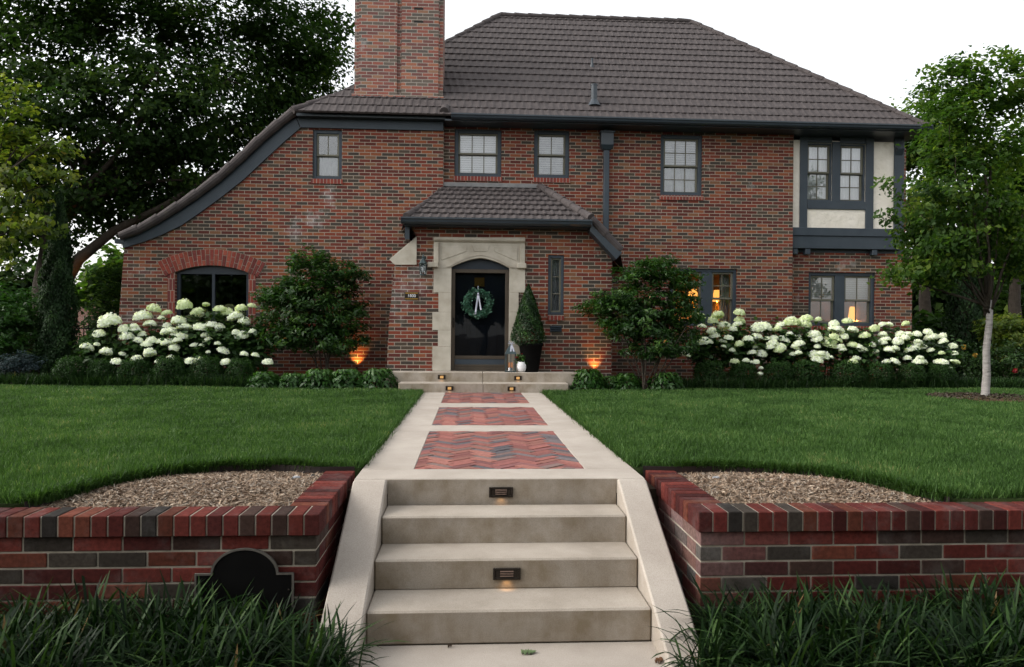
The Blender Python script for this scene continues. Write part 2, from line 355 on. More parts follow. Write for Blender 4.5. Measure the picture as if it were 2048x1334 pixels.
def clumps(envs, n, bias=.5, keep=None):
    """points through ellipsoids (centre, radii), weighted to the outside"""
    vol = np.array([e[1][0]*e[1][1]*e[1][2] for e in envs]); w = vol**.67; w = w/w.sum(); out = []
    for (c, r), k in zip(envs, (w*n).astype(int)+1):
        d = sphere_pts(k)*(rng.random((k, 1))**bias); out.append(np.array(c)+d*np.array(r))
    return np.concatenate(out)
def crown(C, per, spread, L, Wd, center, name='crown', up=.7, flat=.6, light=None):
    """leaf sprays round the clump points C"""
    n = len(C)*per; idx = np.repeat(np.arange(len(C)), per)
    off = rng.normal(size=(n, 3))*spread*np.array([1, 1, flat]); P = C[idx]+off
    out = nrm(P-np.array(center)); N = nrm(out*.6+np.array([0, 0, up])+rng.normal(size=(n, 3))*.45)
    base = rng.random(len(C))*.55
    rnd = np.clip(base[idx]+rng.random(n)*.4+off[:, 2]/max(spread, .01)*.06, 0, 1)
    l = L*(.65+.7*rng.random(n))
    return leaves(P, N, l, l*Wd/L, None, rnd, name)
def strands(base, dirs, length, width, bend, seg=4, name='blades', rnd=None, tip=.05):
    """arching strap leaves as strips"""
    n = len(base); t = np.linspace(0, 1, seg+1)
    d = nrm(np.concatenate([dirs, np.zeros((n, 1))], 1)); length = np.broadcast_to(length, (n,)); bend = np.broadcast_to(bend, (n,))
    th = bend[:, None]*(t[None, :]**1.25)+.12                       # lean away from upright grows along the blade
    ds = length[:, None]/seg
    hx = np.cumsum(np.sin(th)*ds, 1)-np.sin(th[:, :1])*ds; hz = np.cumsum(np.cos(th)*ds, 1)-np.cos(th[:, :1])*ds
    side = np.stack([-d[:, 1], d[:, 0], np.zeros(n)], 1)
    ctr = base[:, None, :]+d[:, None, :]*hx[:, :, None]; ctr[:, :, 2] += hz
    w = np.broadcast_to(np.asarray(width, float), (n,))[:, None]*np.array([.7]+[1.]*(seg-1)+[tip])[None, :]*.5
    V = np.stack([ctr-side[:, None, :]*w[:, :, None], ctr+side[:, None, :]*w[:, :, None]], 2)
    V = V.reshape(n, (seg+1)*2, 3); b = np.arange(n)[:, None, None]*(seg+1)*2
    q = np.array([[2*i, 2*i+1, 2*i+3, 2*i+2] for i in range(seg)])[None]
    Fa = (b+q).reshape(-1, 4)
    if rnd is None: rnd = rng.random(n)
    return mesh_np(name, V.reshape(-1, 3), Fa, np.repeat(rnd, seg), smooth=True)
def inpoly(P, poly):
    x, y = P[:, 0], P[:, 1]; c = np.zeros(len(P), bool); n = len(poly)
    for i in range(n):
        (x0, y0), (x1, y1) = poly[i], poly[i-1]
        c ^= ((y0 > y) != (y1 > y)) & (x < (x1-x0)*(y-y0)/((y1-y0) or 1e-9)+x0)
    return c
def limb(mb, a, b, r0, r1, sag=.15, n=6, seg=8):
    a, b = Vector(a), Vector(b); L = (b-a).length; pts = []
    k = Vector((random.uniform(-1, 1), random.uniform(-1, 1), random.uniform(-.2, 1)))*L*sag
    for i in range(n+1):
        t = i/n; pts.append(a.lerp(b, t)+k*(math.sin(math.pi*t)*.6)+Vector((random.uniform(-1, 1), random.uniform(-1, 1), 0))*L*.012)
    mb.tube(pts, [r0+(r1-r0)*(i/n)**.8 for i in range(n+1)], seg)
    return pts

# ------------------------------------------------------------------ ground
WALK = .82
g = MB()
X0, X1 = -1.06, 1.62
for a, b, ys in ((-300, X0, 4.9), (X0, X1, 5.8), (X1, 300, 4.9)):
    g.add([(a, -300, -.03), (b, -300, -.03), (b, ys, -.03), (a, ys, -.03)], [(0, 1, 2, 3)])
    g.add([(a, ys, -.03), (b, ys, -.03), (b, ys, .72), (a, ys, .72)], [(0, 1, 2, 3)])
    g.add([(a, ys, .72), (b, ys, .72), (b, 400, .72), (a, 400, .72)], [(0, 1, 2, 3)])
for x in (X0, X1): g.add([(x, 4.9, -.03), (x, 5.8, -.03), (x, 5.8, .72), (x, 4.9, .72)], [(0, 1, 2, 3)])
tag(g.build('ground', M['soil']), kind='structure')
LB = [(-.965, 6.2), (-1.25, 6.2), (-1.61, 6.30), (-2.06, 6.26), (-2.46, 6.04), (-2.76, 5.57), (-2.88, 5.1), (-2.92, 4.97)]
RB = [(1.50, 6.2), (1.76, 6.16), (2.1, 6.18), (2.4, 6.10), (2.85, 5.91), (3.2, 5.50), (3.36, 5.1), (3.40, 4.97)]
LBACK = [(-30, 15.2), (-9, 14.75), (-5, 14.5), (-2.2, 14.28), (-1.36, 14.2), (-.97, 13.95), (-.905, 13.95)]
RBACK = [(34, 16), (12, 14.95), (8, 14.75), (4.4, 14.42), (2.6, 14.1), (1.6, 13.95), (1.42, 13.95)]
lawnL = [(-.905, 6.2)]+LB+[(-30, 4.97)]+LBACK
lawnR = [(1.42, 6.2)]+RB+[(34, 4.97)]+RBACK
for nm, p in (('lawn_left', lawnL), ('lawn_right', lawnR)):
    tag(holed(nm, p, [], .70, .822, M['turf'], None, 'z'), kind='structure')
bed = MB().add([(-40, 14.1, .785), (50, 14.1, .785), (50, 17.5, .785), (-40, 17.5, .785)], [(0, 1, 2, 3)])
tag(bed.build('planting_bed', M['bed']), kind='structure')
# ---- lawn grass: blades, denser near the camera
def lawn_grass(poly, xlo, xhi, name, label):
    bs = []
    for y0, y1, dens in ((4.95, 6.5, 9000), (6.5, 8.2, 6500), (8.2, 10.5, 4200), (10.5, 12.5, 2900), (12.5, 15.2, 2300)):
        a, b = max(xlo, -.78*y1-.8+.06*y1), min(xhi, .9*y1+.6)
        n = int((b-a)*(y1-y0)*dens); P = np.stack([rng.uniform(a, b, n), rng.uniform(y0, y1, n)], 1)
        bs.append(P[inpoly(P, poly)])
    P = np.concatenate(bs); n = len(P)
    patch = (np.sin(P[:, 0]*1.9+np.sin(P[:, 1]*1.3)*1.7)*np.sin(P[:, 1]*2.3+np.sin(P[:, 0]*2.1))+1)/2
    far = np.clip((P[:, 1]-5)/9, 0, 1)
    H = (.035+.040*rng.random(n))*(1+.3*patch); Wd = (.0035+.0045*far)*(1+.4*rng.random(n))
    ang = rng.uniform(0, 2*np.pi, n); lean = rng.uniform(.1, .75, n)*H
    s = np.stack([np.cos(ang), np.sin(ang)], 1); o = rng.uniform(0, 2*np.pi, n); l = np.stack([np.cos(o), np.sin(o)], 1)*lean[:, None]
    V = np.empty((n, 4, 3)); z = np.full(n, .82)
    V[:, 0, :2] = P-s*Wd[:, None]; V[:, 1, :2] = P+s*Wd[:, None]; V[:, 0, 2] = V[:, 1, 2] = z
    V[:, 2, :2] = P+l+s*Wd[:, None]*.25; V[:, 3, :2] = P+l-s*Wd[:, None]*.25; V[:, 2, 2] = V[:, 3, 2] = z+H
    me = mesh_np(name, V.reshape(-1, 3), np.arange(n*4).reshape(n, 4), np.clip(.04+.26*patch+.13*np.sin(P[:, 0]*3.1+2*np.sin(P[:, 1]*2.7))*np.sin(P[:, 1]*4.3+1.5*np.sin(P[:, 0]*5.1))+.16*np.sin(P[:, 0]*23+3*np.sin(P[:, 1]*7))*np.sin(P[:, 1]*19+2*np.sin(P[:, 0]*11))+.62*rng.random(n)**1.4, 0, 1))
    tag(link('lawn_grass', me, M['grass']), label, 'grass', kind='stuff')
lawn_grass(lawnL, -9.8, -.9, 'lawn_grass_left', 'mown green lawn grass left of the walk')
lawn_grass(lawnR, 1.41, 13.5, 'lawn_grass_right', 'mown green lawn grass right of the walk')
# ragged longer blades hanging over the bed edges and along the walk
def fringe(path, n, name, label, ln=.12, out=0.05):
    pts = [Vector(p) for p in path]; seg = [(pts[i+1]-pts[i]).length for i in range(len(pts)-1)]; tot = sum(seg); B = []; D = []
    for _ in range(n):
        d = random.random()*tot; i = 0
        while d > seg[i] and i < len(seg)-1: d -= seg[i]; i += 1
        p = pts[i].lerp(pts[i+1], d/seg[i]); B.append((p.x+random.gauss(0, .03), p.y+random.uniform(-.01, .09), .80)); a = random.uniform(0, 6.28); D.append((math.cos(a), math.sin(a)-.5))
    B = np.array(B); n = len(B)
    me = strands(B, np.array(D), ln*(.55+.7*rng.random(n)), .006, rng.uniform(.3, 1.6, n), 3, name, rng.random(n)*.6)
    tag(link('edge_grass', me, M['grass']), label, 'grass', kind='stuff')
fringe(LB[1:], 5200, 'edge_grass_left_bed', 'long dark grass overhanging the curved left mulch bed')
fringe(RB[1:], 5200, 'edge_grass_right_bed', 'long dark grass overhanging the curved right mulch bed')
fringe([(-.93, 6.3), (-.93, 13.9)], 5000, 'edge_grass_walk_left', 'ragged grass edge along the left side of the walk', .10)
fringe([(1.45, 6.3), (1.43, 13.9)], 5000, 'edge_grass_walk_right', 'ragged grass edge along the right side of the walk', .10)

# ------------------------------------------------------------------ walk, stairs, porch steps
WX0, WX1 = -.90, 1.41
panels = [(6.16, 8.50), (9.05, 11.24), (11.87, 13.96)]
bx0, bx1 = -.46, .985
walk = MB()
def slab(y0, y1, x0=WX0, x1=WX1): walk.box(x0, x1, y0, y1, .70, WALK)
slab(5.75, 6.157); slab(8.503, 9.047); slab(11.243, 11.867)
for a, b in panels:
    b = min(b, 13.95)
    slab(a-.003, b+.003, WX0, bx0-.003); slab(a-.003, b+.003, bx1+.003, WX1)
tag(walk.build('walkway', M['conc'], bevel=.006), kind='structure')
def clip(poly, a, b, c, d):
    for ax, lim, sg in ((0, a, 1), (0, b, -1), (1, c, 1), (1, d, -1)):
        out = []
        for i in range(len(poly)):
            p, q = poly[i-1], poly[i]; ip, iq = (p[ax]-lim)*sg >= 0, (q[ax]-lim)*sg >= 0
            if ip != iq:
                t = (lim-p[ax])/(q[ax]-p[ax]); out.append((p[0]+(q[0]-p[0])*t, p[1]+(q[1]-p[1])*t))
            if iq: out.append(q)
        poly = out
        if len(poly) < 3: return []
    return poly
PC = [(.265, .098, .082, 1), (.235, .088, .078, 1), (.20, .082, .078, 1), (.28, .118, .095, 1), (.105, .095, .105, 1), (.14, .118, .122, 1), (.18, .12, .108, 1)]
pav = MB(); wv = .092; gp = .0045
for a, b in panels:
    b = min(b, 13.95)
    for k in range(-60, 61):
        for m in range(-12, 13):
            for (x, y, lx, ly) in ((k+6*m, k, 3, 1), (k+3+6*m, k-2, 1, 3)):
                q = [(x*wv+gp, y*wv+gp), ((x+lx)*wv-gp, y*wv+gp), ((x+lx)*wv-gp, (y+ly)*wv-gp), (x*wv+gp, (y+ly)*wv-gp)]
                c45 = math.sqrt(.5); q = [((u-v)*c45*-1*-1, (u+v)*c45) for u, v in q]
                q = [(u+(bx0+bx1)/2, v+(a+b)/2) for u, v in q]
                q = clip(q, bx0, bx1, a, b)
                if len(q) < 3: continue
                random.seed(hash((k, m, lx, int(a*10))) & 0xffff)
                c = random.choices(PC, (5, 4, 3, 3, 2, 2, 2))[0]; s_ = random.uniform(.8, 1.15)
                pav.prism(q, .76, WALK-.001+random.uniform(-.003, .004), 'z', (c[0]*s_, c[1]*s_, c[2]*s_, 1))
random.seed(5)
tag(pav.build('brick_paving', M['paver']), kind='structure')
js = MB()
for a, b in panels: js.box(bx0-.002, bx1+.002, a-.002, min(b, 13.95)+.002, .72, .808)
tag(js.build('joint_sand', M['mortar']), kind='structure')
low = MB().box(-1.6, 2.1, -3.0, 4.60, -.2, 0.0)
tag(low.build('lower_walk', M['conc']), kind='structure')
ST = thing('stone_stairs', (.27, 4.6, 0), 'four pale concrete steps between sloping cheek walls', 'stairs')
sx0, sx1 = -.64, 1.18
for i, (y, z) in enumerate(((4.60, .215), (4.985, .42), (5.365, .62))):
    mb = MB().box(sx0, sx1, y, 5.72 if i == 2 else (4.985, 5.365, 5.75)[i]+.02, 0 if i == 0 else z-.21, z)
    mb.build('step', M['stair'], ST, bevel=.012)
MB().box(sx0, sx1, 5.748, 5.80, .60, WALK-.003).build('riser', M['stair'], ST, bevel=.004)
for a, b in ((WX0, sx0-.002), (sx1+.002, WX1)):
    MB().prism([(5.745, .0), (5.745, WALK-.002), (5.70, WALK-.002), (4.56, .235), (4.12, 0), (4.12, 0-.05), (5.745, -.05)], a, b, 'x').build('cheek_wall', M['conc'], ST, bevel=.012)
PS = thing('porch_steps', (.3, 14.3, .82), 'two wide pale concrete porch steps below the front door', 'steps')
l0, l1 = W(797, 765, 13.95)[0], W(1137, 768, 13.95)[0]
t0, t1 = W(772, 745, 14.33)[0], W(1155, 747, 14.33)[0]
for q in ((l0, .258), (.262, l1)): MB().box(q[0], q[1], 13.955, 14.36, .72, 1.0).build('lower_step', M['stair'], PS, bevel=.012)
for q in ((t0, .258), (.262, t1)): MB().box(q[0], q[1], 14.34, 14.76, .8, 1.19).build('upper_step', M['stair'], PS, bevel=.012)

# ------------------------------------------------------------------ retaining walls (every brick modelled)
UC = [(.160, .036, .028, 1), (.125, .027, .023, 1), (.080, .020, .018, 1), (.155, .048, .030, 1), (.060, .050, .041, 1), (.065, .038, .031, 1), (.046, .041, .037, 1)]
def ucol(): 
    c = random.choices(UC, (7, 6, 4, 2, 2, 1.6, 1.4))[0]; s_ = random.uniform(.62, 1.05); return (c[0]*s_, c[1]*s_, c[2]*s_, 1)
YF = 4.70; CT = .805; CH = .135; CB = CT-CH
def retaining(sgn, xo, xi, xend, label):
    # xo: outer face of the return beside the stairs, xend: far end of the front wall
    t = thing('retaining_wall', ((xo+xend)/2, YF, 0), label, 'wall')
    br = MB(); mo = MB(); cap = MB(); cm = MB()
    f = lambda x0, x1: (min(x0, x1), max(x0, x1))
    fy = YF+.025; ox = xo+sgn*.02
    nrow = 7; pitch = .1016; L = .305; dust = lambda c, x, z, q=1: (lambda m: tuple(a+(b-a)*m for a, b in zip(c[:3], (.30, .29, .28)))+(1,))(max(0, .30-.45*abs(x-ox)-.5*(CB-z))*random.uniform(.4, 1.3)) if sgn > 0 else c
    mo.box(*f(ox+sgn*.006, xend), fy+.006, fy+.20, -.05, CB-.002)
    mo.box(*f(ox+sgn*.006, ox+sgn*.22), fy+.2, 6.15, -.05, CB-.002)
    for r in range(nrow):
        z1 = CB-.004-r*pitch; z0 = z1-pitch+.013
        x = ox; first = L if r % 2 == 0 else L*.5
        while abs(x-ox) < abs(xend-ox):
            w = first-.012; br.box(*f(x, x+sgn*w), fy+random.uniform(-.002, .002), fy+.1, z0+random.uniform(-.001, .001), z1, dust(ucol(), x, z1)); x += sgn*first; first = L
        y = fy+(.105 if r % 2 == 0 else .105); first = L*.66 if r % 2 else L
        while y < 6.15:
            y2 = min(y+first-.010, 6.16); br.box(*f(ox+random.uniform(-.0015, .0015), ox+sgn*.1), y+.0, y2, z0, z1, dust(ucol(), ox, z1)); y += first; first = L
    # cap: bricks on edge, one row along the front, one along the return
    n = int(abs(xend-xo)/pitch)
    for i in range(n):
        x = xo+sgn*(i*pitch); cap.box(*f(x, x+sgn*(pitch-.010)), YF+random.uniform(-.002, .002), YF+.245, CB, CT+random.uniform(-.002, .002), ucol())
    cm.box(*f(xo+sgn*.008, xend), YF+.007, YF+.24, CB+.004, CT-.006)
    y = YF+.257
    while y < 6.15:
        cap.box(*f(xo+random.uniform(-.002, .002), xo+sgn*.25), y, y+pitch-.010, CB, CT+random.uniform(-.002, .002), ucol()); y += pitch
    cm.box(*f(xo+sgn*.007, xo+sgn*.243), YF+.24, y-.012, CB+.004, CT-.006)
    w = br.build('wall_face', M['unit'], t, bevel=.004); mo.build('mortar', M['mortar'], w)
    c = cap.build('brick_cap', M['unit'], t, bevel=.005); cm.build('cap_mortar', M['mortar'], c)
    return t
retaining(-1, -.955, 0, -7.5, 'low red brick retaining wall left of the stairs with an arched black plaque')
retaining(1, 1.515, 0, 9.5, 'low red brick retaining wall right of the stairs')
PL = thing('wall_plaque', (-1.6, YF+.02, .2), 'arched black metal plaque set in the left retaining wall', 'plaque')
def arch_pts(xl, xr, xs0, xs1, zb, zs, zt, n=24):
    pts = [(xl, zb), (xr, zb), (xr, zs), (xs1, zs)]; cx, hw = (xs0+xs1)/2, (xs1-xs0)/2
    for i in range(1, n): a = math.pi*i/n; pts.append((cx+hw*math.cos(a), zs+(zt-zs)*math.sin(a)))
    return pts+[(xs0, zs), (xl, zs)]
a_, b_ = W(392, 1152, YF), W(583, 1152, YF); s0, s1, tp = W(424, 1150, YF)[0], W(552, 1150, YF)[0], W(489, 1101, YF)[1]
MB().prism(arch_pts(a_[0], b_[0], s0, s1, .08, a_[1], tp), YF+.008, YF+.02).build('plate', M['black'], PL)
o_ = arch_pts(a_[0]-.012, b_[0]+.012, s0-.012, s1+.012, .07, a_[1]+.012, tp+.012)
holed('rim', o_, [arch_pts(a_[0], b_[0], s0, s1, .082, a_[1], tp)], YF+.004, YF+.02, M['rim'], PL, uv=False)
for x, z in ((W(577, 1180, YF)), (W(398, 1180, YF))):
    MB().lathe([(.006, 0), (.006, .004), (.003, .006)], (0, 0, 0), 10).build('screw', M['dkmetal'], PL, local=True, at=(x-wloc(PL).x, -.014, z-.2)).rotation_euler = (R(90), 0, 0)
# curved steel edging, mulch, pebbles
for nm, pth, lab in (('lawn_edging', LB, 'dark curved edging strip behind the left mulch bed'), ('lawn_edging', RB, 'dark curved edging strip behind the right mulch bed')):
    mb = MB(); n = len(pth)
    sm = []
    for i in range(len(pth)-1):
        for k in range(6):
            t = k/6; p0, p1, p2, p3 = pth[max(i-1, 0)], pth[i], pth[i+1], pth[min(i+2, n-1)]
            sm.append(tuple(.5*((2*p1[j])+(-p0[j]+p2[j])*t+(2*p0[j]-5*p1[j]+4*p2[j]-p3[j])*t*t+(-p0[j]+3*p1[j]-3*p2[j]+p3[j])*t**3) for j in (0, 1)))
    sm.append(pth[-1]); vs = []
    for x, y in sm: vs += [(x, y-.022, .70), (x, y-.022, .838), (x, y-.014, .838), (x, y-.014, .70)]
    mb.add(vs, [(4*i+j, 4*i+(j+1) % 4, 4*i+4+(j+1) % 4, 4*i+4+j) for i in range(len(sm)-1) for j in range(4)])
    tag(mb.build(nm, M['edging']), lab, 'edging')
CH_ = np.array([(.40, .305, .22, 1), (.31, .23, .165, 1), (.24, .165, .11, 1), (.50, .42, .335, 1), (.13, .085, .06, 1), (.38, .335, .285, 1)])
def mulch(path, inner, n, lab, sgn):
    poly = path+[(inner, 4.95), (inner, 6.2)] if True else path
    P = np.stack([rng.uniform(min(p[0] for p in poly), max(p[0] for p in poly), n*2), rng.uniform(4.93, 6.35, n*2)], 1)
    P = P[inpoly(P, poly)][:n]; n = len(P)
    cx = (inner+path[-1][0])/2
    h = .755+.05*np.exp(-((P[:, 0]-cx)/.9)**2-((P[:, 1]-5.6)/.5)**2)+.022*rng.random(n)
    L = .03+.07*rng.random(n)**1.5
    N = np.array([0, 0, 1.])+rng.normal(size=(n, 3))*.35
    me = leaves(np.concatenate([P, h[:, None]], 1), N, L, .005+.008*rng.random(n), None, rng.random(n), 'chips', .25, .0)
    col = CH_[rng.choice(6, n, p=[.26, .24, .16, .14, .1, .1])]*np.concatenate([np.repeat(.7+.5*rng.random((n, 1)), 3, 1), np.ones((n, 1))], 1)
    a = me.attributes.new('Col', 'FLOAT_COLOR', 'FACE'); a.data.foreach_set('color', col.astype(np.float32).ravel())
    tag(link('wood_mulch', me, M['chip']), lab, 'mulch', kind='stuff')
mulch(LB, -1.19, 20000, 'tan wood chip mulch in the left bed behind the wall', -1)
mulch(RB, 1.75, 20000, 'tan wood chip mulch in the right bed behind the wall', 1)
for nm, p in (('mulch_bed_left', LB+[(-1.2, 4.95), (-1.2, 6.2)]), ('mulch_bed_right', RB+[(1.76, 4.95), (1.76, 6.2)])):
    tag(holed(nm, p, [], .72, .752, M['bed'], None, 'z'), kind='structure')
def pebble(x, y, z, s, lab):
    mb = MB(); prof = [(math.cos(a)*s, math.sin(a)*s*.55) for a in [(-90+15*i)*math.pi/180 for i in range(1, 12)]]
    mb.lathe(prof, (0, 0, 0), 14); o = mb.build('pebble', M['pebble'], smooth=True); o.location = (x, y, z); o.scale = (1.25, .8, .8); o.rotation_euler = (0, 0, random.random()*3)
    tag(o, lab, 'stone', 'pebbles in the mulch beds')
for px, py, s, lab in ((592, 955, .03, 'grey pebble in the left mulch bed beside the brick return'), (1432, 956, .032, 'blue grey rounded pebble near the orange glow in the right bed'),
                       (1610, 956, .036, 'larger flat grey pebble at the back of the right bed'), (1643, 960, .03, 'flat grey pebble furthest right along the back of the right bed')):
    x, y = G(px, py, .80); pebble(x, y, .80, s, lab)
x, y = G(1523, 962, .82); n = 24
tag(link('seedling', strands(np.tile([[0, 0, 0]], (n, 1))+rng.normal(size=(n, 3))*[.01, .01, 0], rng.normal(size=(n, 2)), .05, .006, rng.uniform(.2, 1, n), 2, 'seedling'), M['per'], loc=(x, y, .79)), 'tiny bright green seedling in the right mulch bed', 'seedling')
# fallen leaves on the landing
def fallen(px, py, col, s, lab, rot):
    x, y = G(px, py, 0.004); pts = []
    for i in range(22):
        a = 2*math.pi*i/22; r = s*(.62+.38*abs(math.cos(2.5*a)))*(1.25 if abs(math.cos(a)) > .8 else 1); pts.append((r*math.cos(a), r*math.sin(a)*.7))
    vs = [(0, 0, .012)]+[(u, v, .006+.012*math.sin(3*k)) for k, (u, v) in enumerate(pts)]
    mb = MB().add(vs, [(0, i+1, (i+1) % 22+1) for i in range(22)])
    o = mb.build('fallen_leaf', plain('leaf_'+lab[:5].strip(), col, tuple(c*.7 for c in col[:3])+(1,), 30, .6), smooth=True); o.location = (x, y, .006); o.rotation_euler = (0, 0, rot); tag(o, lab, 'leaf', 'fallen leaves on the landing')
fallen(1057, 1306, (.13, .19, .08, 1), .042, 'green fallen leaf lying in the middle of the lower landing', .2)
fallen(1318, 1322, (.14, .06, .025, 1), .035, 'curled brown dead leaf at the right edge of the landing', 1.)
fallen(900, 1294, (.08, .05, .03, 1), .014, 'small dark scrap of leaf at the foot of the stairs', .6)

# ------------------------------------------------------------------ strap-leaf clumps in front of the walls
def lily_mesh(seed, n=150):
    b = rng.normal(size=(n, 3))*[.075, .075, 0]; a = rng.uniform(0, 2*np.pi, n)
    return strands(b, np.stack([np.cos(a), np.sin(a)], 1), .26+.36*rng.random(n), 0.010+.006*rng.random(n), rng.uniform(.2, 2.5, n), 7, 'blades', np.clip(rng.random(n)**1.3*.95+(rng.random(n) > .97)*.2, 0, 1))
LM = [lily_mesh(i) for i in range(5)]
def lily(x, y, sc, i, lab, grp):
    t = thing('grass_clump', (x, y, -.02), lab, 'plant', grp)
    o = link('blades', LM[i % 5], M['lily'], t); t.rotation_euler = (0, 0, random.random()*6.28); t.scale = (sc, sc, sc*random.uniform(.70, .92))
k = 0
LA = 'dark strap leaved clump in the massed row before the left brick wall'; RA = 'dark strap leaved clump in the massed row before the right brick wall'
for row, y in enumerate((4.52, 4.30, 4.08, 3.86)):
    for j in range(12):
        x = -1.13-.24*j-.12*(row % 2)+random.uniform(-.05, .05)
        if x > -3.6: lily(x, y+random.uniform(-.04, .04), random.uniform(.85, 1.15), k, LA, 'strap leaved clumps left of the stairs'); k += 1
        x = 1.66+.24*j+.12*(row % 2)+random.uniform(-.05, .05)
        if x < 4.2: lily(x, y+random.uniform(-.04, .04), random.uniform(.85, 1.15), k, RA, 'strap leaved clumps right of the stairs'); k += 1
lily(-.86, 4.16, .95, 1, 'strap leaved clump spilling onto the landing at the left foot of the stairs', 'strap leaved clumps left of the stairs')
lily(-.80, 3.95, 1.0, 3, 'frontmost strap leaved clump beside the left edge of the landing', 'strap leaved clumps left of the stairs')
lily(1.40, 4.10, .9, 2, 'strap leaved clump spilling over the right foot of the stairs', 'strap leaved clumps right of the stairs')

# ------------------------------------------------------------------ house
YM, YG, YP = 16.74, 16.60, 14.75              # main front, gabled wing, porch front
ZB = .78
H = thing('brick_house', (1.4, 18, ZB), 'two storey red brick house with brown tiled hip roof and swooping left eave', 'house')
def px_poly(pts, Y): return [W(x, y, Y) for x, y in pts]
def arc_open(xl, xr, zb, zs, zt, n=16):       # opening with a segmental head
    hw = (xr-xl)/2; cx = (xl+xr)/2; s = zt-zs; r = (hw*hw+s*s)/(2*s); a0 = math.asin(hw/r)
    return [(xl, zb), (xr, zb)]+[(cx+r*math.sin(a0-2*a0*i/n), zt-r+r*math.cos(a0-2*a0*i/n)) for i in range(n+1)]
winspec = []
# main front openings
w1 = rect(909, 258, 1003, 353, YM); w2 = rect(1068, 260, 1139, 356, YM); w3 = rect(1321, 269, 1405, 391, YM); wd = rect(1340, 537, 1474, 652, YM)
ZE = W(1200, 249, YM)[1]
holed('wall', [(-.75, ZB), (7.60, ZB), (7.60, 6.72), (-.75, 6.72)], [rpoly(w1), rpoly(w2), rpoly(w3), rpoly(wd)], YM, YM+.28, M['brick'], H)
def bl(px, py, Y, sx, sz, k): x, z = W(px, py, Y); return (x, z-ZB*0, sx, sz, k)
BR = ('house_brick', BST, (.345, .295, .24, 1), .254, .0762, .0078, .75, .5)
def uvb(B): return [(x-1.4, z-ZB, a, b, k) for x, z, a, b, k in B]
M['brick_wing'] = brick_mat(*BR, blooms=uvb([bl(658, 395, YG, .22, .45, 2.6), bl(625, 440, YG, .45, .28, 2.8), bl(590, 465, YG, .35, .3, 2.2), bl(255, 640, YG, .3, .5, 1.6), bl(285, 545, YG, .5, .25, 1.4)]))
M['brick_porch'] = brick_mat(*BR, blooms=uvb([bl(830, 560, YP, .55, .6, 1.5), bl(800, 600, YP, .35, .7, 1.3)]))
# gabled wing: front wall under the sweeping verge
under = [(600, 250), (560, 283), (520, 320), (480, 356), (440, 390), (400, 421), (360, 447), (320, 467), (285, 480), (249, 490)]
wg = rect(625, 259, 684, 358, YG)
ax0, ax1 = W(350, 560, YG)[0], W(497, 560, YG)[0]; az0 = 1.35; azs = W(423, 545, YG)[1]; azt = W(423, 531, YG)[1]
arch = arc_open(ax0, ax1, az0, azs, azt)
outer = [(-.64, ZB), (-.64, 6.66)]+px_poly(under, YG)+[W(237, 641, YG), (-7.86, ZB)]
holed('wall', outer, [rpoly(wg), arch], YG, YG+.30, M['brick_wing'], H)
MB().box(-.645, -.62, YG+.30, YM-.002, ZB, 6.66).build('wall', M['brick'], H, uv=True)
# lower wall under the jetty, side and rear walls
YL, YJ = 17.0, 16.86
wl = rect(1617, 545, 1751, 652, YL)
xr_ = W(1824, 600, YL)[0]; zl = W(1700, 502, YL)[1]
holed('wall', [(7.603, ZB), (xr_, ZB), (xr_, zl), (7.603, zl)], [rpoly(wl)], YL, YL+.28, M['brick'], H)
MB().box(xr_-.25, xr_-.003, YL+.283, 25, ZB, 6.6).box(-7.70, -7.45, YG+.303, 25, ZB, 3.8).box(-7.44, -3.9, 24.7, 25, ZB, 3.8).box(-3.898, xr_-.253, 24.7, 25, ZB, 6.6).build('wall', M['brick'], H, uv=True)
# jetty: stucco panels between painted timbers
wj1 = rect(1613, 286, 1664, 402, YJ); wj2 = rect(1679, 288, 1731, 404, YJ)
jx0, jx1 = 7.603, W(1806, 380, YJ)[0]; jz0 = W(1700, 470, YJ)[1]
holed('stucco_wall', [(jx0, jz0), (jx1, jz0), (jx1, 6.62), (jx0, 6.62)], [rpoly(wj1), rpoly(wj2)], YJ, YJ+.2, M['stucco'], H)
MB().box(jx1-.2, jx1-.002, YJ+.203, 24.6, jz0, 6.6).build('stucco_wall', M['stucco'], H)
tm = MB()
def trect(x0, y0, x1, y1, d=.035, Y=YJ):
    r = rect(x0, y0, x1, y1, Y); tm.box(r[0], r[1], Y-d, Y+.012, r[2], r[3])
    return r
trect(1599, 270, 1614, 457); trect(1663.5, 284, 1679.5, 404); trect(1730.5, 275, 1746, 460); trect(1787, 270, 1806, 458, .045)
trect(1614.2, 402.5, 1730.3, 419, .033); trect(1614.2, 266, 1663.3, 286, .03); trect(1679.7, 268, 1730.3, 288, .03)
tm.build('timber_frame', M['timber'], H, bevel=.006)
tm = MB(); r = rect(1583, 457, 1809, 473, YJ); tm.box(jx0, jx1+.01, YJ-.06, YJ+.01, r[2], r[3]); tm.build('jetty_beam', M['timber'], H, bevel=.008)
z_b = W(1690, 498, YJ)[1]; MB().box(jx0+.002, jx1+.005, YJ-.028, YJ+.14, z_b, r[2]-.002).build('jetty_fascia', M['timber'], H, bevel=.006)
MB().box(jx0+.002, jx1+.1, YJ+.14, YL-.002, zl-.05, r[2]-.002).build('jetty_soffit', M['timber'], H)
for x in (1586, 1611, 1745): 
    a = W(x, 498, YJ)[0]; MB().box(a, a+.12, YJ-.01, YL-.003, z_b-.14, z_b-.003).build('bracket', M['timber'], H, bevel=.01)
a = rect(1788, 297, 1803, 312, YJ); MB().prism([(YJ-.047, a[2]), (YJ-.14, a[3]-.04), (YJ-.14, a[3]), (YJ-.047, a[3])], a[0], a[1], 'x').build('bracket', M['timber'], H, bevel=.008)
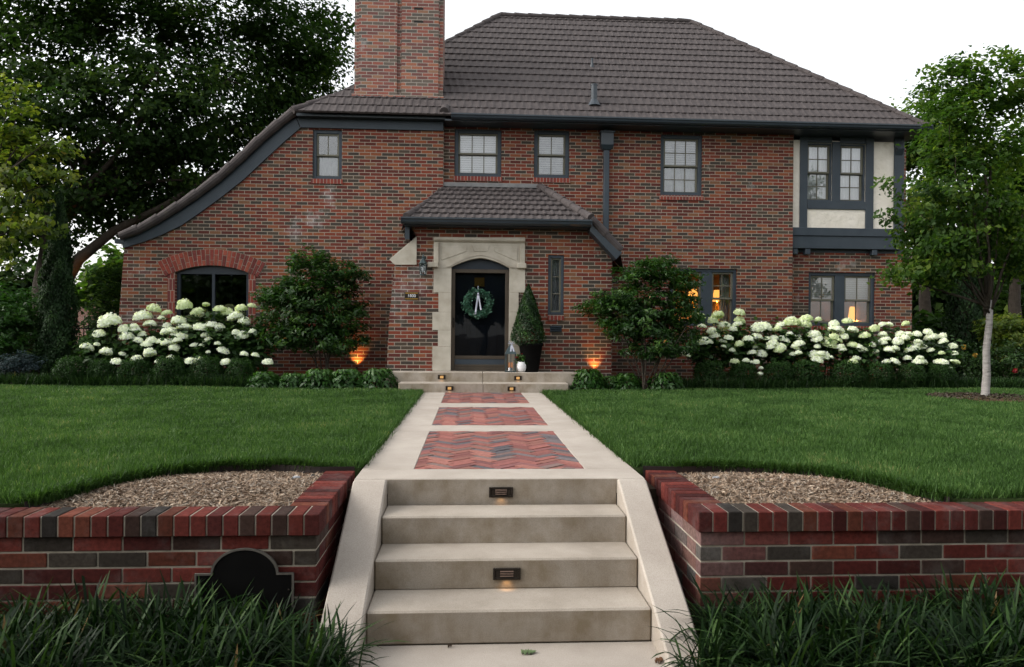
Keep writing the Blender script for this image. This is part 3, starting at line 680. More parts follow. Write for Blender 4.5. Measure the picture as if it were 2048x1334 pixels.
# floors and ceilings that keep daylight out of the rooms
MB().box(-6.0, xr_-.3, YM+.9, 24.6, 4.30, 4.40).build('floor_slab', M['dark'], H)
MB().box(-3.8, xr_-.3, YG+.4, 24.6, 6.50, 6.58).build('ceiling', M['dark'], H)

# ---- windows
def frame(mb, x0, x1, z0, z1, w, y0, y1):
    mb.box(x0, x0+w, y0, y1, z0, z1); mb.box(x1-w, x1, y0, y1, z0, z1); mb.box(x0+w, x1-w, y0, y1, z0, z0+w); mb.box(x0+w, x1-w, y0, y1, z1-w, z1)
def sash(win, x0, x1, z0, z1, y, ncol, nrow, mun=.02, glass='glass', w=.045):
    m = MB(); frame(m, x0, x1, z0, z1, w, y, y+.045)
    gx, gz = (x1-x0-2*w)/ncol, (z1-z0-2*w)/nrow
    m.build('sash', M['sash'], win, bevel=.004)
    if nrow == 1:
        for i in range(1, ncol): MB().box(x0+w+gx*i-mun/2, x0+w+gx*i+mun/2, y+.012, y+.036, z0+w, z1-w).build('muntin', M['sash'], win)
        ncol_ = 0
    else: ncol_ = ncol
    m = MB()
    for i in range(1, ncol_): m.box(x0+w+gx*i-mun/2, x0+w+gx*i+mun/2, y+.012, y+.036, z0+w, z1-w)
    for j in range(1, nrow):
        for i in range(ncol): m.box(x0+w+gx*i+(mun/2 if i else 0), x0+w+gx*(i+1)-(mun/2 if i < ncol-1 else 0), y+.014, y+.034, z0+w+gz*j-mun/2, z0+w+gz*j+mun/2)
    if m.v: m.build('muntins', M['sash'], win)
    MB().box(x0+w-.002, x1-w+.002, y+.022, y+.027, z0+w-.002, z1-w+.002).build('pane', M[glass], win)
def blind(win, x0, x1, z0, z1, y, mat='blind'):
    m = MB(); n = max(3, int((z1-z0)/.05))
    for i in range(n): 
        z = z0+(z1-z0)*i/n; m.prism([(y-.003, z), (y+.003, z+.048), (y+.006, z+.048), (y, z)], x0, x1, 'x')
    m.build('blind', M[mat], win)
def curtain(win, x0, x1, z0, z1, y, folds=9, mat='sheer'):
    m = MB(); n = folds*8; vs = []
    for i in range(n+1):
        x = x0+(x1-x0)*i/n; d = .022*math.sin(2*math.pi*folds*i/n)+.008*math.sin(5.1*i)
        vs += [(x, y+d, z0), (x, y+d*.7, z1)]
    m.add(vs, [(2*i, 2*i+2, 2*i+3, 2*i+1) for i in range(n)]); m.build('curtain', M[mat], win, smooth=True)
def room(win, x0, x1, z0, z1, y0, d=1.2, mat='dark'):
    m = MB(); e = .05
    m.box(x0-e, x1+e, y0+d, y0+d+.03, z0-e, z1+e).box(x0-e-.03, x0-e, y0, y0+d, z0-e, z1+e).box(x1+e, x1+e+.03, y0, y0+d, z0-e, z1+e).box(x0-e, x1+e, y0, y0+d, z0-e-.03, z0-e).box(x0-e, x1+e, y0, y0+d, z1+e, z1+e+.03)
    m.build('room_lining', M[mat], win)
def casing(rc, Y, w=.085, d0=.05, top=None, lab=None):
    m = MB(); x0, x1, z0, z1 = rc; frame(m, x0+.003, x1-.003, z0+.003, z1-.003, w, Y+d0, Y+d0+.12)
    o = m.build('window', M['timber'], H, bevel=.005)
    if lab: o['label'] = lab
    return o
def brick_sill(win, rc, Y, over=.02):
    MB().box(rc[0]-over, rc[1]+over, Y-.03, Y+.10, rc[2]-.11, rc[2]-.003).build('sill', M['sill'], win, uv=True)
def dh(rc, Y, up, lo, fill, w=.085, lab=None, sill=True, d=1.2, d0=.05):
    """double-hung window: casing, two sashes with bars, panes, blind or curtain, brick sill"""
    o = casing(rc, Y, w, d0, None, lab); x0, x1, z0, z1 = rc[0]+w, rc[1]-w, rc[2]+w*.8, rc[3]-w; zm = (z0+z1)/2
    sash(o, x0, x1, zm-.02, z1, Y+d0+.035, *up); sash(o, x0, x1, z0, zm+.02, Y+d0+.082, *lo)
    yb = Y+d0+.148
    fill(o, x0, x1, z0, z1, zm, yb)
    room(o, rc[0], rc[1], rc[2], rc[3], Y+.285, d)
    if sill: brick_sill(o, rc, Y)
    return o
f_full = lambda o, x0, x1, z0, z1, zm, y: blind(o, x0, x1, z0-.02, z1+.02, y)
def f_half(o, x0, x1, z0, z1, zm, y): curtain(o, x0, x1, z0-.02, zm-.03, y+.02, 8); blind(o, x0, x1, zm+.02, z1+.02, y+.02, 'sheer')
f_low = lambda o, x0, x1, z0, z1, zm, y: curtain(o, x0, x1, z0-.02, zm+.02, y, 5)
dh(w1, YM, (3, 1), (3, 1), f_full, lab='upper window filled by white blinds')
dh(w2, YM, (2, 1), (2, 1), lambda o, x0, x1, z0, z1, zm, y: blind(o, x0, x1, z0-.02, z1+.02, y, 'sheer'))
dh(w3, YM, (3, 2), (3, 2), f_half, lab='upper window with a gathered curtain in its lower half')
dh(wg, YG, (2, 1), (1, 1), f_low, .075, 'narrow upper window in the gabled wing')
for rc in (wj1, wj2): dh(rc, YJ, (2, 2), (2, 2), lambda o, x0, x1, z0, z1, zm, y: curtain(o, x0, x1, z0-.02, z1+.02, y+.012, 7, 'blind'), .035, None, False, 1., .02)
def pair(rc, Y, post, fillA, fillB, cols, lab):
    o = casing(rc, Y, .075, .05, None, lab); xc = (post[0]+post[1])/2
    MB().box(post[0], post[1], Y+.045, Y+.165, rc[2]+.08, rc[3]-.078).build('mullion', M['timber'], o, bevel=.006)
    z0, z1 = rc[2]+.07, rc[3]-.077; zm = (z0+z1)/2-.02
    for (a, b), fl in (((rc[0]+.077, post[0]-.002), fillA), ((post[1]+.002, rc[1]-.077), fillB)):
        sash(o, a, b, zm-.02, z1, Y+.085, *cols[0]); sash(o, a, b, z0, zm+.02, Y+.132, *cols[1])
        if fl: fl(o, a, b, z0, z1, zm, Y+.20)
    room(o, rc[0], rc[1], rc[2], rc[3], Y+.285, 1.6, 'warm_room'); brick_sill(o, rc, Y)
    return o
lpost = (W(1672, 600, YL)[0], W(1691, 600, YL)[0]); dpost = (W(1404, 600, YM)[0], W(1425, 600, YM)[0])
hb = lambda o, x0, x1, z0, z1, zm, y: blind(o, x0, x1, zm+.04, z1+.02, y)
pair(wl, YL, lpost, hb, hb, ((2, 1), (2, 1)), 'ground floor window pair with half drawn blinds and lamplight')
def dcurt(o, x0, x1, z0, z1, zm, y): curtain(o, x0+(x1-x0)*.52, x1, z0, z1, y+.1, 4, 'sheer')
pair(wd, YM, dpost, None, dcurt, ((2, 2), (2, 1)), 'ground floor window pair with an orange lamp glowing inside')
# arched window of the wing
aw = holed('window', [(x*(1 if 0 else 1), z) for x, z in arc_open(ax0+.004, ax1-.004, az0+.004, azs-.003, azt-.004)],
           [[(ax0+.075, az0+.08), ((ax0+ax1)/2-.03, az0+.08), ((ax0+ax1)/2-.03, azs-.03), (ax0+.075, azs-.03)], [((ax0+ax1)/2+.03, az0+.08), (ax1-.075, az0+.08), (ax1-.075, azs-.03), ((ax0+ax1)/2+.03, azs-.03)]], YG+.10, YG+.2, M['door'], H, uv=False)
aw['label'] = 'dark arched ground floor window under a red brick arch'
for a, b in ((ax0+.07, (ax0+ax1)/2-.025), ((ax0+ax1)/2+.025, ax1-.07)):
    MB().box(a, b, YG+.14, YG+.146, az0+.07, azs-.06).build('pane', M['arch_glass'], aw)
    for q in (.5,): MB().box(a+(b-a)*q-.016, a+(b-a)*q+.016, YG+.152, YG+.18, az0+.06, azs-.02).build('muntin', M['gutter'], aw)
room(aw, ax0, ax1, az0, azt, YG+.31, 1.2)
# segmental arch of red bricks, each brick modelled
ab = MB(); am = MB(); hw = (ax1-ax0)/2; cxa = (ax0+ax1)/2; s_ = azt-azs; ra = (hw*hw+s_*s_)/(2*s_); a0 = math.asin(hw/ra); th = .36; nb = 25; cz = azt-ra; ext = .22
ang = lambda i: -a0-ext/2+(2*a0+ext)*i/nb
for i in range(nb):
    g_ = .006/ra; aa, bb = ang(i)+g_, ang(i+1)-g_
    sp = (.12, .24)[i % 2]
    for r0, r1 in ((ra+.002, ra+sp-.005), (ra+sp+.005, ra+th)):
        P = [(cxa+r*math.sin(t), cz+r*math.cos(t)) for r, t in ((r0, aa), (r0, bb), (r1, bb), (r1, aa))]
        c = random.choice(((.27, .055, .038, 1), (.22, .045, .034, 1), (.17, .04, .034, 1), (.29, .07, .045, 1))); k_ = random.uniform(.85, 1.15)
        ab.prism(P, YG-.014+random.uniform(-.002, .002), YG+.04, 'y', tuple(x*k_ for x in c[:3])+(1,))
P = [(cxa+(ra+.001)*math.sin(ang(i)), cz+(ra+.001)*math.cos(ang(i))) for i in range(nb+1)]+[(cxa+(ra+th+.004)*math.sin(ang(i)), cz+(ra+th+.004)*math.cos(ang(i))) for i in range(nb, -1, -1)]
am.prism(P, YG-.006, YG+.03)
o = ab.build('brick_arch', M['arch'], H, bevel=.003); am.build('mortar', M['mortar'], o)
for x0, x1 in ((ax0-.16, ax0-.002), (ax1+.002, ax1+.16)): MB().box(x0, x1, YG-.006, YG+.05, ZB+.3, azs-.03).build('brick_jamb', M['sill'], H, uv=True)

# ---- roof
def roof_face(mb, O, ex, es, quad, dv=.36, wl=.17, amp=.009, lip=.030, du=.0284):
    """rows of pressed tiles; quad = (u0a,u1a,u0b,u1b,V): bounds at the eave and at the top"""
    O, ex, es = Vector(O), Vector(ex).normalized(), Vector(es).normalized(); nn = ex.cross(es).normalized()
    u0a, u1a, u0b, u1b, V = quad; rows = int(math.ceil(V/dv)); bl = lambda v: u0a+(u0b-u0a)*v/V; br = lambda v: u1a+(u1b-u1a)*v/V
    wave = lambda u: max(0, math.sin(2*math.pi*u/wl))**.8*1.5-.5 if True else 0
    for j in range(rows):
        v0, v1 = j*dv, min((j+1)*dv, V); jit = random.uniform(-.004, .004)
        a, b = min(bl(v0), bl(v1)), max(br(v0), br(v1)); n = max(2, int((b-a)/du)); vs = []
        for i in range(n+1):
            u = a+(b-a)*i/n; uu = u+j*.061; w = wave(uu)*amp
            for v, hgt in ((v0-.004-w*.5, -.012), (v0-.004-w*.9, lip+w+jit), ((v0+v1)/2, lip*.55+w), (v1+.01, .004+w)):
                vc = min(max(v, 0 if j else v), V); uc = min(max(u, bl(min(max(vc, 0), V))), br(min(max(vc, 0), V)))
                vs.append(O+ex*uc+es*v+nn*hgt)
        mb.add(vs, [(4*i+k, 4*i+4+k, 4*i+5+k, 4*i+1+k) for i in range(n) for k in range(3)])
def caps(mb, pts, r=.085, seg=.40, lift=.03):
    pts = [Vector(p) for p in pts]
    for a, b in zip(pts[:-1], pts[1:]):
        L = (b-a).length; n = max(1, round(L/seg))
        for i in range(n):
            p, q = a.lerp(b, i/n), a.lerp(b, min(1, (i+1.12)/n)); mb.tube([p+Vector((0, 0, lift)), p.lerp(q, .06)+Vector((0, 0, lift)), q+Vector((0, 0, lift-.012))], [r*.96, r*1.04, r*.88], 12)
YE, ZEV = 16.24, 6.82                          # main eave edge
YR, ZR = 20.5, 10.93; XRA, XRB = .78, 6.24     # ridge
XE0, XE1 = -3.95, 10.56
rf = MB(); es = Vector((0, YR-YE, ZR-ZEV)); V = es.length
roof_face(rf, (0, YE, ZEV), (1, 0, 0), es, (XE0+.12, XE1, XRA, XRB, V))
ROOF = rf.build('roof', M['tile'], H)
# hidden slopes: plain sheets closing the hip
hs = MB(); YB = 24.9
hs.add([(XE1, YE, ZEV), (XE1, YB, ZEV), (XRB, YR, ZR)], [(0, 1, 2)]); hs.add([(XE0, YB, ZEV), (XE1, YB, ZEV), (XRB, YR, ZR), (XRA, YR, ZR)], [(0, 1, 2, 3)])
hs.add([(XE0, YE+.1, ZEV), (XE0, YB, ZEV), (XRA, YR, ZR)], [(0, 1, 2)])
hs.build('hip_slopes', M['tile'], ROOF)
cp = MB(); caps(cp, [(XE0-.02, YE+.1, ZEV+.02), (XE0+1.35, YE+1.15, ZEV+.92), (XRA, YR, ZR)]); caps(cp, [(XRA, YR, ZR), (XRB, YR, ZR)], .075); caps(cp, [(XE1, YE, ZEV), (XRB, YR, ZR)], .07)
cp.build('ridge_caps', M['tile'], ROOF, smooth=False)
# sweeping left verge: roof sheet, capping, barge board
top = [(592, 216), (560, 240), (520, 274), (490, 303), (440, 348), (397, 380), (360, 405), (320, 430), (280, 452), (243, 466)]
T = px_poly(top, YG-.06); sw = MB(); n = len(T)
sw.add([(x, y, z-.06+d) for x, z in T for y, d in ((YG-.02, 0), (YB, 0), (YB, -.08), (YG-.02, -.08))], [(4*i+k, 4*i+(k+1) % 4, 4*i+4+(k+1) % 4, 4*i+4+k) for i in range(n-1) for k in range(4)])
SW = sw.build('swept_roof', M['tile'], H)
cp = MB(); caps(cp, [(x, YG-.12, z-.07) for x, z in T], .105, .42, 0); cp.build('verge_caps', M['tile'], SW)
def band(t, b): return t+b[::-1]
bt = [(592, 236), (560, 262), (520, 296), (490, 325), (440, 368), (397, 400), (360, 424), (320, 448), (280, 468), (243, 481)]
bb_ = [(600, 256), (564, 287), (522, 326), (488, 358), (444, 393), (400, 425), (362, 451), (322, 470), (286, 484), (246, 496)]
Bt, Bb = px_poly(bt, YG-.05), px_poly(bb_, YG-.05)
m = MB()
for i in range(len(Bt)-1): m.prism([Bt[i], Bt[i+1], Bb[i+1], Bb[i]], YG-.055, YG-.004)
bo = m.build('barge_board', M['timber'], SW)
m = MB(); Tt = px_poly(top, YG-.03)
for i in range(n-1): m.prism([(Tt[i][0], Tt[i][1]-.03), (Tt[i+1][0], Tt[i+1][1]-.03), (Bt[i+1][0], Bt[i+1][1]+.01), (Bt[i][0], Bt[i][1]+.01)], YG-.035, YG+.02)
m.build('verge_soffit', M['gutter'], SW)
x, z = W(246, 483, YG); MB().box(x-.16, x+.05, YG-.06, YG+.06, z-.05, z+.05).box(x-.14, x+.02, YG+.06, YB, z-.04, z+.03).build('end_gutter', M['timber'], SW, bevel=.01)
# wing eave: fascia and shadowed soffit
f0, f1 = W(594, 236, YG-.03), W(889, 250, YG-.03)
m = MB(); zt0, zt1 = W(594, 238, YG)[1], W(889, 244, YG)[1]; zb0, zb1 = W(600, 256, YG)[1], W(886, 262, YG)[1]
m.prism([(f0[0], (zt0+zt1)/2), (f0[0]+.08, (zb0+zb1)/2), (-.645, (zb0+zb1)/2), (-.645, (zt0+zt1)/2)], YG-.05, YG-.003); m.build('eave_fascia', M['timber'], H)
MB().box(f0[0]+.03, -.60, YE+.12, YG+.1, (zt0+zt1)/2+.002, ZEV-.0).build('eave_soffit', M['gutter'], H)
cp = MB(); caps(cp, [(-.62, YE+.04, ZEV+.05), (-.60, YE+.30, ZEV+.24)], .11, .5); cp.build('verge_caps', M['tile'], ROOF)
# main eave: gutter, soffit, frieze
gz1 = ZEV+.02; gx0 = W(903, 230, YE-.1)[0]
m = MB(); m.prism([(YE-.13, gz1), (YE-.13, gz1-.03), (YE-.11, gz1-.05), (YE-.10, gz1-.085), (YE-.06, gz1-.115), (YE+.02, gz1-.115), (YE+.02, gz1-.02), (YE+.01, gz1-.02), (YE+.01, gz1-.1), (YE-.055, gz1-.1), (YE-.12, gz1-.02), (YE-.12, gz1)], gx0, XE1+.04, 'x')
m.box(gx0-.004, gx0, YE-.13, YE+.02, gz1-.115, gz1).box(XE1+.04, XE1+.044, YE-.13, YE+.02, gz1-.115, gz1)
m.build('gutter', M['gutter'], H)
MB().box(-.6, XE1, YE+.022, 17.2, gz1-.135, gz1-.10).box(XE1-.03, XE1, 17.2, YB, gz1-.135, gz1-.1).build('eave_soffit', M['gutter'], H)
MB().box(-.615, 7.62, YM-.035, YM-.003, ZE-.02, gz1-.137).build('frieze_board', M['timber'], H, bevel=.005)
# downpipe with hopper
dx0, dx1 = W(1206, 300, YM)[0], W(1217, 300, YM)[0]; zh0, zh1 = W(1212, 300, YM)[1], W(1212, 267, YM)[1]; dxc = (dx0+dx1)/2; zd = W(1211, 470, YM)[1]
m = MB(); m.box(dx0, dx1, YM-.14, YM-.04, zd-1.0, zh0+.02).box(dx0, dx1, YM-.14, YM-.04, zh1-.02, gz1-.03)
m.build('downpipe', M['timber'], H, bevel=.012)
hwid = .145; m = MB(); m.box(dxc-hwid, dxc+hwid, YM-.22, YM-.006, zh0+.07, zh1-.03).box(dxc-hwid-.03, dxc+hwid+.03, YM-.25, YM-.004, zh1-.03, zh1)
m.add([(dxc-hwid-.01, YM-.23, zh0+.07), (dxc+hwid+.01, YM-.23, zh0+.07), (dxc+hwid+.01, YM-.006, zh0+.07), (dxc-hwid-.01, YM-.006, zh0+.07), (dxc-.09, YM-.17, zh0-.03), (dxc+.09, YM-.17, zh0-.03), (dxc+.09, YM-.03, zh0-.03), (dxc-.09, YM-.03, zh0-.03)], [(0, 1, 2, 3), (4, 5, 6, 7), (0, 1, 5, 4), (1, 2, 6, 5), (2, 3, 7, 6), (3, 0, 4, 7)])
m.build('rain_hopper', M['gutter'], H, bevel=.006)
# roof vents: stand on the front slope
def on_roof(px, py):
    d = ray(px, py); k = (ZR-ZEV)/(YR-YE); t = (ZEV-k*YE-ZC)/(d.z-k*d.y); return Vector((d.x*t, d.y*t, ZC+d.z*t))
for px, yb, yt, r in ((1188, 208, 169, .075), (1184, 134, 117, .028)):
    p = on_roof(px, yb); hh = W(px, yt, p.y)[1]-p.z
    MB().lathe([(r, -.1), (r, hh-.03), (r*1.12, hh-.03), (r*1.12, hh), (r*.7, hh)], tuple(p), 14).build('vent_pipe', M['gutter'], ROOF, smooth=False)
    MB().lathe([(r*2.2, -.05), (r*1.5, .03), (r*1.02, .10)], tuple(p), 14).build('flashing', M['gutter'], ROOF)
# chimney
YC = 16.78
b0 = rect(703, 189, 887, 223, YC); c = MB(); c.box(b0[0], b0[1], YC, YC+1.1, 6.7, b0[3]); c.box(b0[0]+.05, b0[1]-.02, YC+.06, YC+1.0, b0[3], 11.2)
xs = [W(q, 100, YC)[0] for q in (717.5, 794, 803, 877)]; zt_ = 11.2
lean = .0
c.box(xs[0], xs[1], YC+.012, YC+.062, b0[3]-.002, zt_); c.box(xs[2], xs[3], YC+.012, YC+.062, b0[3]-.002, zt_)
CHM = c.build('chimney', M['brick_old'], H, uv=True)
m = MB(); m.box(b0[0]-.02, b0[1]+.0, YC-.10, YC-.002, b0[2]-.10, b0[2]-.004).box(b0[1]+.002, b0[1]+.02, YC-.02, YC+1.0, b0[2]-.1, b0[2]+.12); m.build('flashing', M['flash'], CHM)
m = MB(); m.box(xs[2]+.28, xs[2]+.49, YC+.008, YC+.02, *[W(836, y, YC)[1] for y in (19, 14.5)]).box(xs[2]+.28, xs[2]+.49, YC+.008, YC+.02, *[W(836, y, YC)[1] for y in (45, 41)]); m.build('air_brick', M['dark'], CHM)

# ---- porch
door_r = rect(902, 540, 1018, 742, YP); dl, dr, dz0 = W(902, 640, YP)[0], W(1018, 640, YP)[0], 1.19
zsp = W(902, 534, YP)[1]; zap = W(958, 516, YP)[1]; dcx = (dl+dr)/2
def tudor(xl, xr, zb, zs, za, n=8):
    cx, hw = (xl+xr)/2, (xr-xl)/2; f = lambda t: zs+(za-zs)*(1-(1-t)**1.65)
    return [(xl, zb), (xr, zb)]+[(xr-hw*i/n, f(i/n)) for i in range(n+1)]+[(xl+hw*i/n, f(i/n)) for i in range(n-1, -1, -1)]
slit = rect(1096, 510, 1128, 630, YP)
pr = W(1236, 512, YP)
outer = [(W(772, 740, YP)[0], ZB), (pr[0]-.12, ZB), (pr[0]-.12, 3.62), (W(1183, 457, YP)[0], W(1183, 457, YP)[1]), (W(822, 455, YP)[0], W(822, 455, YP)[1]), W(833, 473, YP), W(832, 530, YP), W(789, 531, YP), W(778, 640, YP)]
ZPT = W(1000, 455, YP)[1]
outer[3] = (outer[3][0], ZPT); outer[4] = (outer[4][0], ZPT)
SUR = [(868, 475), (1050, 475), (1050, 585), (1037, 585), (1037, 624), (1050, 624), (1050, 660), (1038, 660), (1038, 693), (1052, 693), (1052, 743), (865, 743), (865, 693), (876, 693), (876, 660), (865, 660), (865, 624), (877, 624), (877, 585), (867, 585)]
SURP = px_poly(SUR, YP); SURP = [(x, max(z, 1.193)) for x, z in SURP]
holed('porch_wall', outer, [rpoly(slit), [(x, z) for x, z in SURP]], YP, YP+.28, M['brick_porch'], H)
MB().box(outer[1][0]-.25, outer[1][0]-.003, YP+.283, YM-.004, ZB, 3.6).box(-1.2, -.95, YP+.283, YG-.004, ZB, 4.0).build('porch_wall', M['brick'], H, uv=True)
k1 = holed('kneeler_stone', px_poly([(833.5, 473), (833.5, 530), (790, 530), (779, 519)], YP), [], YP-.035, YP+.25, M['stone'], H, uv=False, bevel=.006)
DS = holed('door_surround', [(x, z) for x, z in SURP], [tudor(dl, dr, 1.1935, zsp, zap)], YP-.03, YP+.24, M['stone'], H, uv=False)
# hood mould, arch mould, panels and corbels
m = MB(); x0, x1 = SURP[0][0], SURP[1][0]; zt = SURP[0][1]
m.prism([(YP-.10, zt-.005), (YP-.10, zt-.05), (YP-.07, zt-.075), (YP-.031, zt-.10), (YP-.031, zt-.005)], x0+.0, x1-.0, 'x')
for a, b in ((x0, x0+.10), (x1-.10, x1)): m.box(a, b, YP-.075, YP-.031, zsp+.02, zt-.101)
for a, b in ((W(860, 1, YP)[0], W(881, 1, YP)[0]), (W(1038, 1, YP)[0], W(1056, 1, YP)[0])): m.box(a, b, YP-.12, YP-.0315, W(870, 535, YP)[1], W(870, 525, YP)[1])
m.build('hood_mould', M['stone'], DS, bevel=.008)
m = MB()
A, B_, C_ = tudor(dl, dr, 1.2, zsp, zap)[2:], tudor(dl-.045, dr+.045, 1.2, zsp+.0, zap+.05)[2:], tudor(dl-.10, dr+.10, 1.2, zsp+.0, zap+.11)[2:]
for i in range(len(B_)-1):
    m.prism([B_[i], B_[i+1], C_[i+1], C_[i]], YP-.062, YP-.0305)
    m.prism([A[i], A[i+1], B_[i+1], B_[i]], YP-.046, YP-.0302)
m.build('arch_mould', M['stone'], DS)
m = MB()
for a, b in ((x0+.16, dcx-.28), (dcx+.28, x1-.16)):
    m.prism([(a, zt-.17), (b, zt-.17), (b, zap+.13+.0), (a, zsp+.13)] if a < dcx else [(a, zt-.17), (b, zt-.17), (b, zsp+.13), (a, zap+.13)], YP-.042, YP-.0302)
m.prism([(dcx-.20, zt-.115), (dcx+.20, zt-.115), (dcx+.13, zap+.125), (dcx-.13, zap+.125)], YP-.04, YP-.0302)
m.build('spandrel_panels', M['stone'], DS, bevel=.006)
m = MB()                                            # dark joints between the quoin blocks
for y in (536.5, 585, 624, 660, 693):
    for xa, xb in ((866, 901), (1019, 1049)):
        z = W((xa+xb)/2, y, YP)[1]; a, b = W(xa if y in (536.5,) else xa+11 if xa < 950 else xa, y, YP)[0], W(xb if xa < 950 else xb-12, y, YP)[0]; m.box(a, b, YP-.0312, YP-.029, z-.004, z+.004)
m.build('joints', M['mortar'], DS)
# door: navy leaf behind a bronze storm door
yd = YP+.12
DOOR = MB().box(dl+.002, dr-.002, yd+.10, yd+.15, dz0+.03, zsp-.02).build('door', M['door'], H)
m = MB()
for q in range(4): m.box(dl+.16+.21*q, dl+.16+.21*q+.16, yd+.085, yd+.1, dz0+.2, dz0+.95)
m.build('door_panels', M['door'], DOOR, bevel=.012)
holed('transom_panel', tudor(dl+.003, dr-.003, zsp-.03, zsp+.0, zap-.006), [], yd-.02, yd+.02, M['door'], DOOR, uv=False)
m = MB(); frame(m, dl+.002, dr-.002, dz0+.004, zsp-.032, .075, yd-.04, yd); m.box(dl+.078, dr-.078, yd-.035, yd-.003, dz0+.08, dz0+.13); 
m.box(dl+.078, dr-.078, yd-.038, yd-.003, dz0+.24, dz0+.31)
m.build('storm_frame', M['bronze'], DOOR, bevel=.006)
MB().box(dl+.078, dr-.078, yd-.026, yd-.02, dz0+.31, zsp-.108).build('storm_glass', M['door_glass'], DOOR)
MB().box(dl+.078, dr-.078, yd-.028, yd-.01, dz0+.131, dz0+.239).build('kick_panel', M['timber'], DOOR)
hx, hz = W(907, 645, YP)
MB().box(hx-.018, hx+.018, yd-.055, yd-.041, hz-.10, hz+.10).tube([(hx, yd-.056, hz+.03), (hx, yd-.10, hz+.03), (hx, yd-.10, hz-.05)], .011, 8).build('handle', M['dkmetal'], DOOR)
MB().box(dl+.0, dr, YP-.06, yd+.1, 1.191, 1.203).build('threshold', M['bronze'], DOOR, bevel=.004)
kr = rect(949, 555, 969, 573, YP+.2); m = MB(); m.box(kr[0], kr[1], yd+.075, yd+.099, kr[2], kr[3])
for i in range(4):
    for j in range(3): m.lathe([(.02, 0), (.012, .01), (.004, .014)], (kr[0]+.03+i*(kr[1]-kr[0]-.06)/3, 0, 0), 6) if False else m.box(kr[0]+.015+i*.05, kr[0]+.045+i*.05, yd+.066, yd+.075, kr[2]+.02+j*.055, kr[2]+.055+j*.055)
m.build('brass_panel', M['brass'], DOOR, bevel=.006)
# slit window with three panes, small wall vent
o = casing(slit, YP, .055, .03); x0, x1, z0, z1 = slit[0]+.056, slit[1]-.056, slit[2]+.056, slit[3]-.056
sash(o, x0, x1, z0, z1, YP+.07, 1, 3, .02, 'glass', .035); curtain(o, x0, x1, z0, z1, YP+.17, 3); room(o, slit[0], slit[1], slit[2], slit[3], YP+.285, .6); brick_sill(o, slit, YP, .0)
vr = rect(1100, 652, 1123, 664, YP); m = MB(); m.box(vr[0], vr[1], YP-.02, YP-.002, vr[2], vr[3])
for i in range(3): m.prism([(YP-.05, vr[2]+.02+i*.04), (YP-.02, vr[2]+.045+i*.04), (YP-.02, vr[2]+.02+i*.04)], vr[0]+.01, vr[1]-.01, 'x')
m.build('wall_vent', M['gutter'], H)
# porch roof
YPE = 14.42; zpe = W(990, 440, YPE)[1]; xa, xb = W(812, 440, YPE)[0], W(1180, 443, YPE)[0]; ta, tb = W(886, 374, YM)[0], W(1078, 374, YM)[0]; zpt = W(980, 374, YM)[1]
es = Vector((0, YM-YPE, zpt-zpe)); V = es.length; kt = (YG-YPE)/(YM-YPE)
pf = MB(); roof_face(pf, (0, YPE, zpe), (1, 0, 0), es, (xa, xb, ta, tb, V), .36, .17, .014, .04)
PR = pf.build('porch_roof', M['tile'], H)
cp = MB(); pm = Vector((ta-.06, YG-.03, zpe+(zpt-zpe)*kt-.05)); caps(cp, [(xa, YPE+.02, zpe+.02), W(884, 388, YG-.1)[:1]+(YG-.06,)+W(884, 388, YG-.1)[1:]], .075, .4); cp.build('ridge_caps', M['tile'], PR); cp = MB()
tip = W(1243, 503, YPE+.02)
caps(cp, [(tip[0], YPE+.1, tip[1]), (xb+.03, YPE+.02, zpe+.05), (tb, YM-.08, zpt+.0)], .085, .42); cp.build('ridge_caps', M['tile'], PR)
MB().box(ta-.0, tb+.1, YM-.10, YM-.003, zpt-.02, zpt+.07).build('flashing', M['flash'], PR)
m = MB(); xw = W(805, 441, YPE)[0]; q = W(882, 383, YG-.01)
m.add([(xw+.02, YPE+.04, zpe-.04), (xa-.3, YG-.006, zpe+.05), (q[0], YG-.006, q[1]+.03)], [(0, 1, 2)])
m.add([(xb, YPE, zpe), (tb, YM-.004, zpt-.05), (tip[0]+.55, YM-.004, zpt-1.9), (tip[0]-.02, YPE+.1, tip[1])], [(0, 1, 2, 3)])
m.build('side_slopes', M['tile'], PR)
MB().prism([W(806, 440, YG), W(883, 381, YG), W(885, 386, YG), W(818, 441, YG)], YG-.03, YG-.003).build('flashing', M['flash'], PR)
m = MB(); g1 = zpe+.02; m.prism([(YPE-.12, g1), (YPE-.12, g1-.03), (YPE-.10, g1-.05), (YPE-.09, g1-.09), (YPE-.05, g1-.125), (YPE+.03, g1-.125), (YPE+.03, g1-.02), (YPE, g1-.02), (YPE, g1-.1), (YPE-.11, g1-.02)], xw-.02, xb+.02, 'x')
m.box(xw-.025, xw-.0205, YPE-.12, YPE+.03, g1-.125, g1).box(xb+.0205, xb+.025, YPE-.12, YPE+.03, g1-.125, g1)
m.build('porch_gutter', M['gutter'], PR)
MB().box(xw+.03, xb, YPE+.032, YP+.25, g1-.145, g1-.105).box(xw+.03, xw+.12, YPE+.2, YG-.01, g1-.40, g1-.146).build('porch_soffit', M['gutter'], PR)
t0_, t1_ = (xb+.03, g1-.02), (tip[0]+.02, tip[1]-.02); b0_, b1_ = (xb-.0, g1-.20), (tip[0]-.10, tip[1]-.16)
m = MB(); m.prism([t0_, t1_, b1_, b0_], YPE+.03, YP+.10); m.build('rake_board', M['gutter'], PR, bevel=.006)

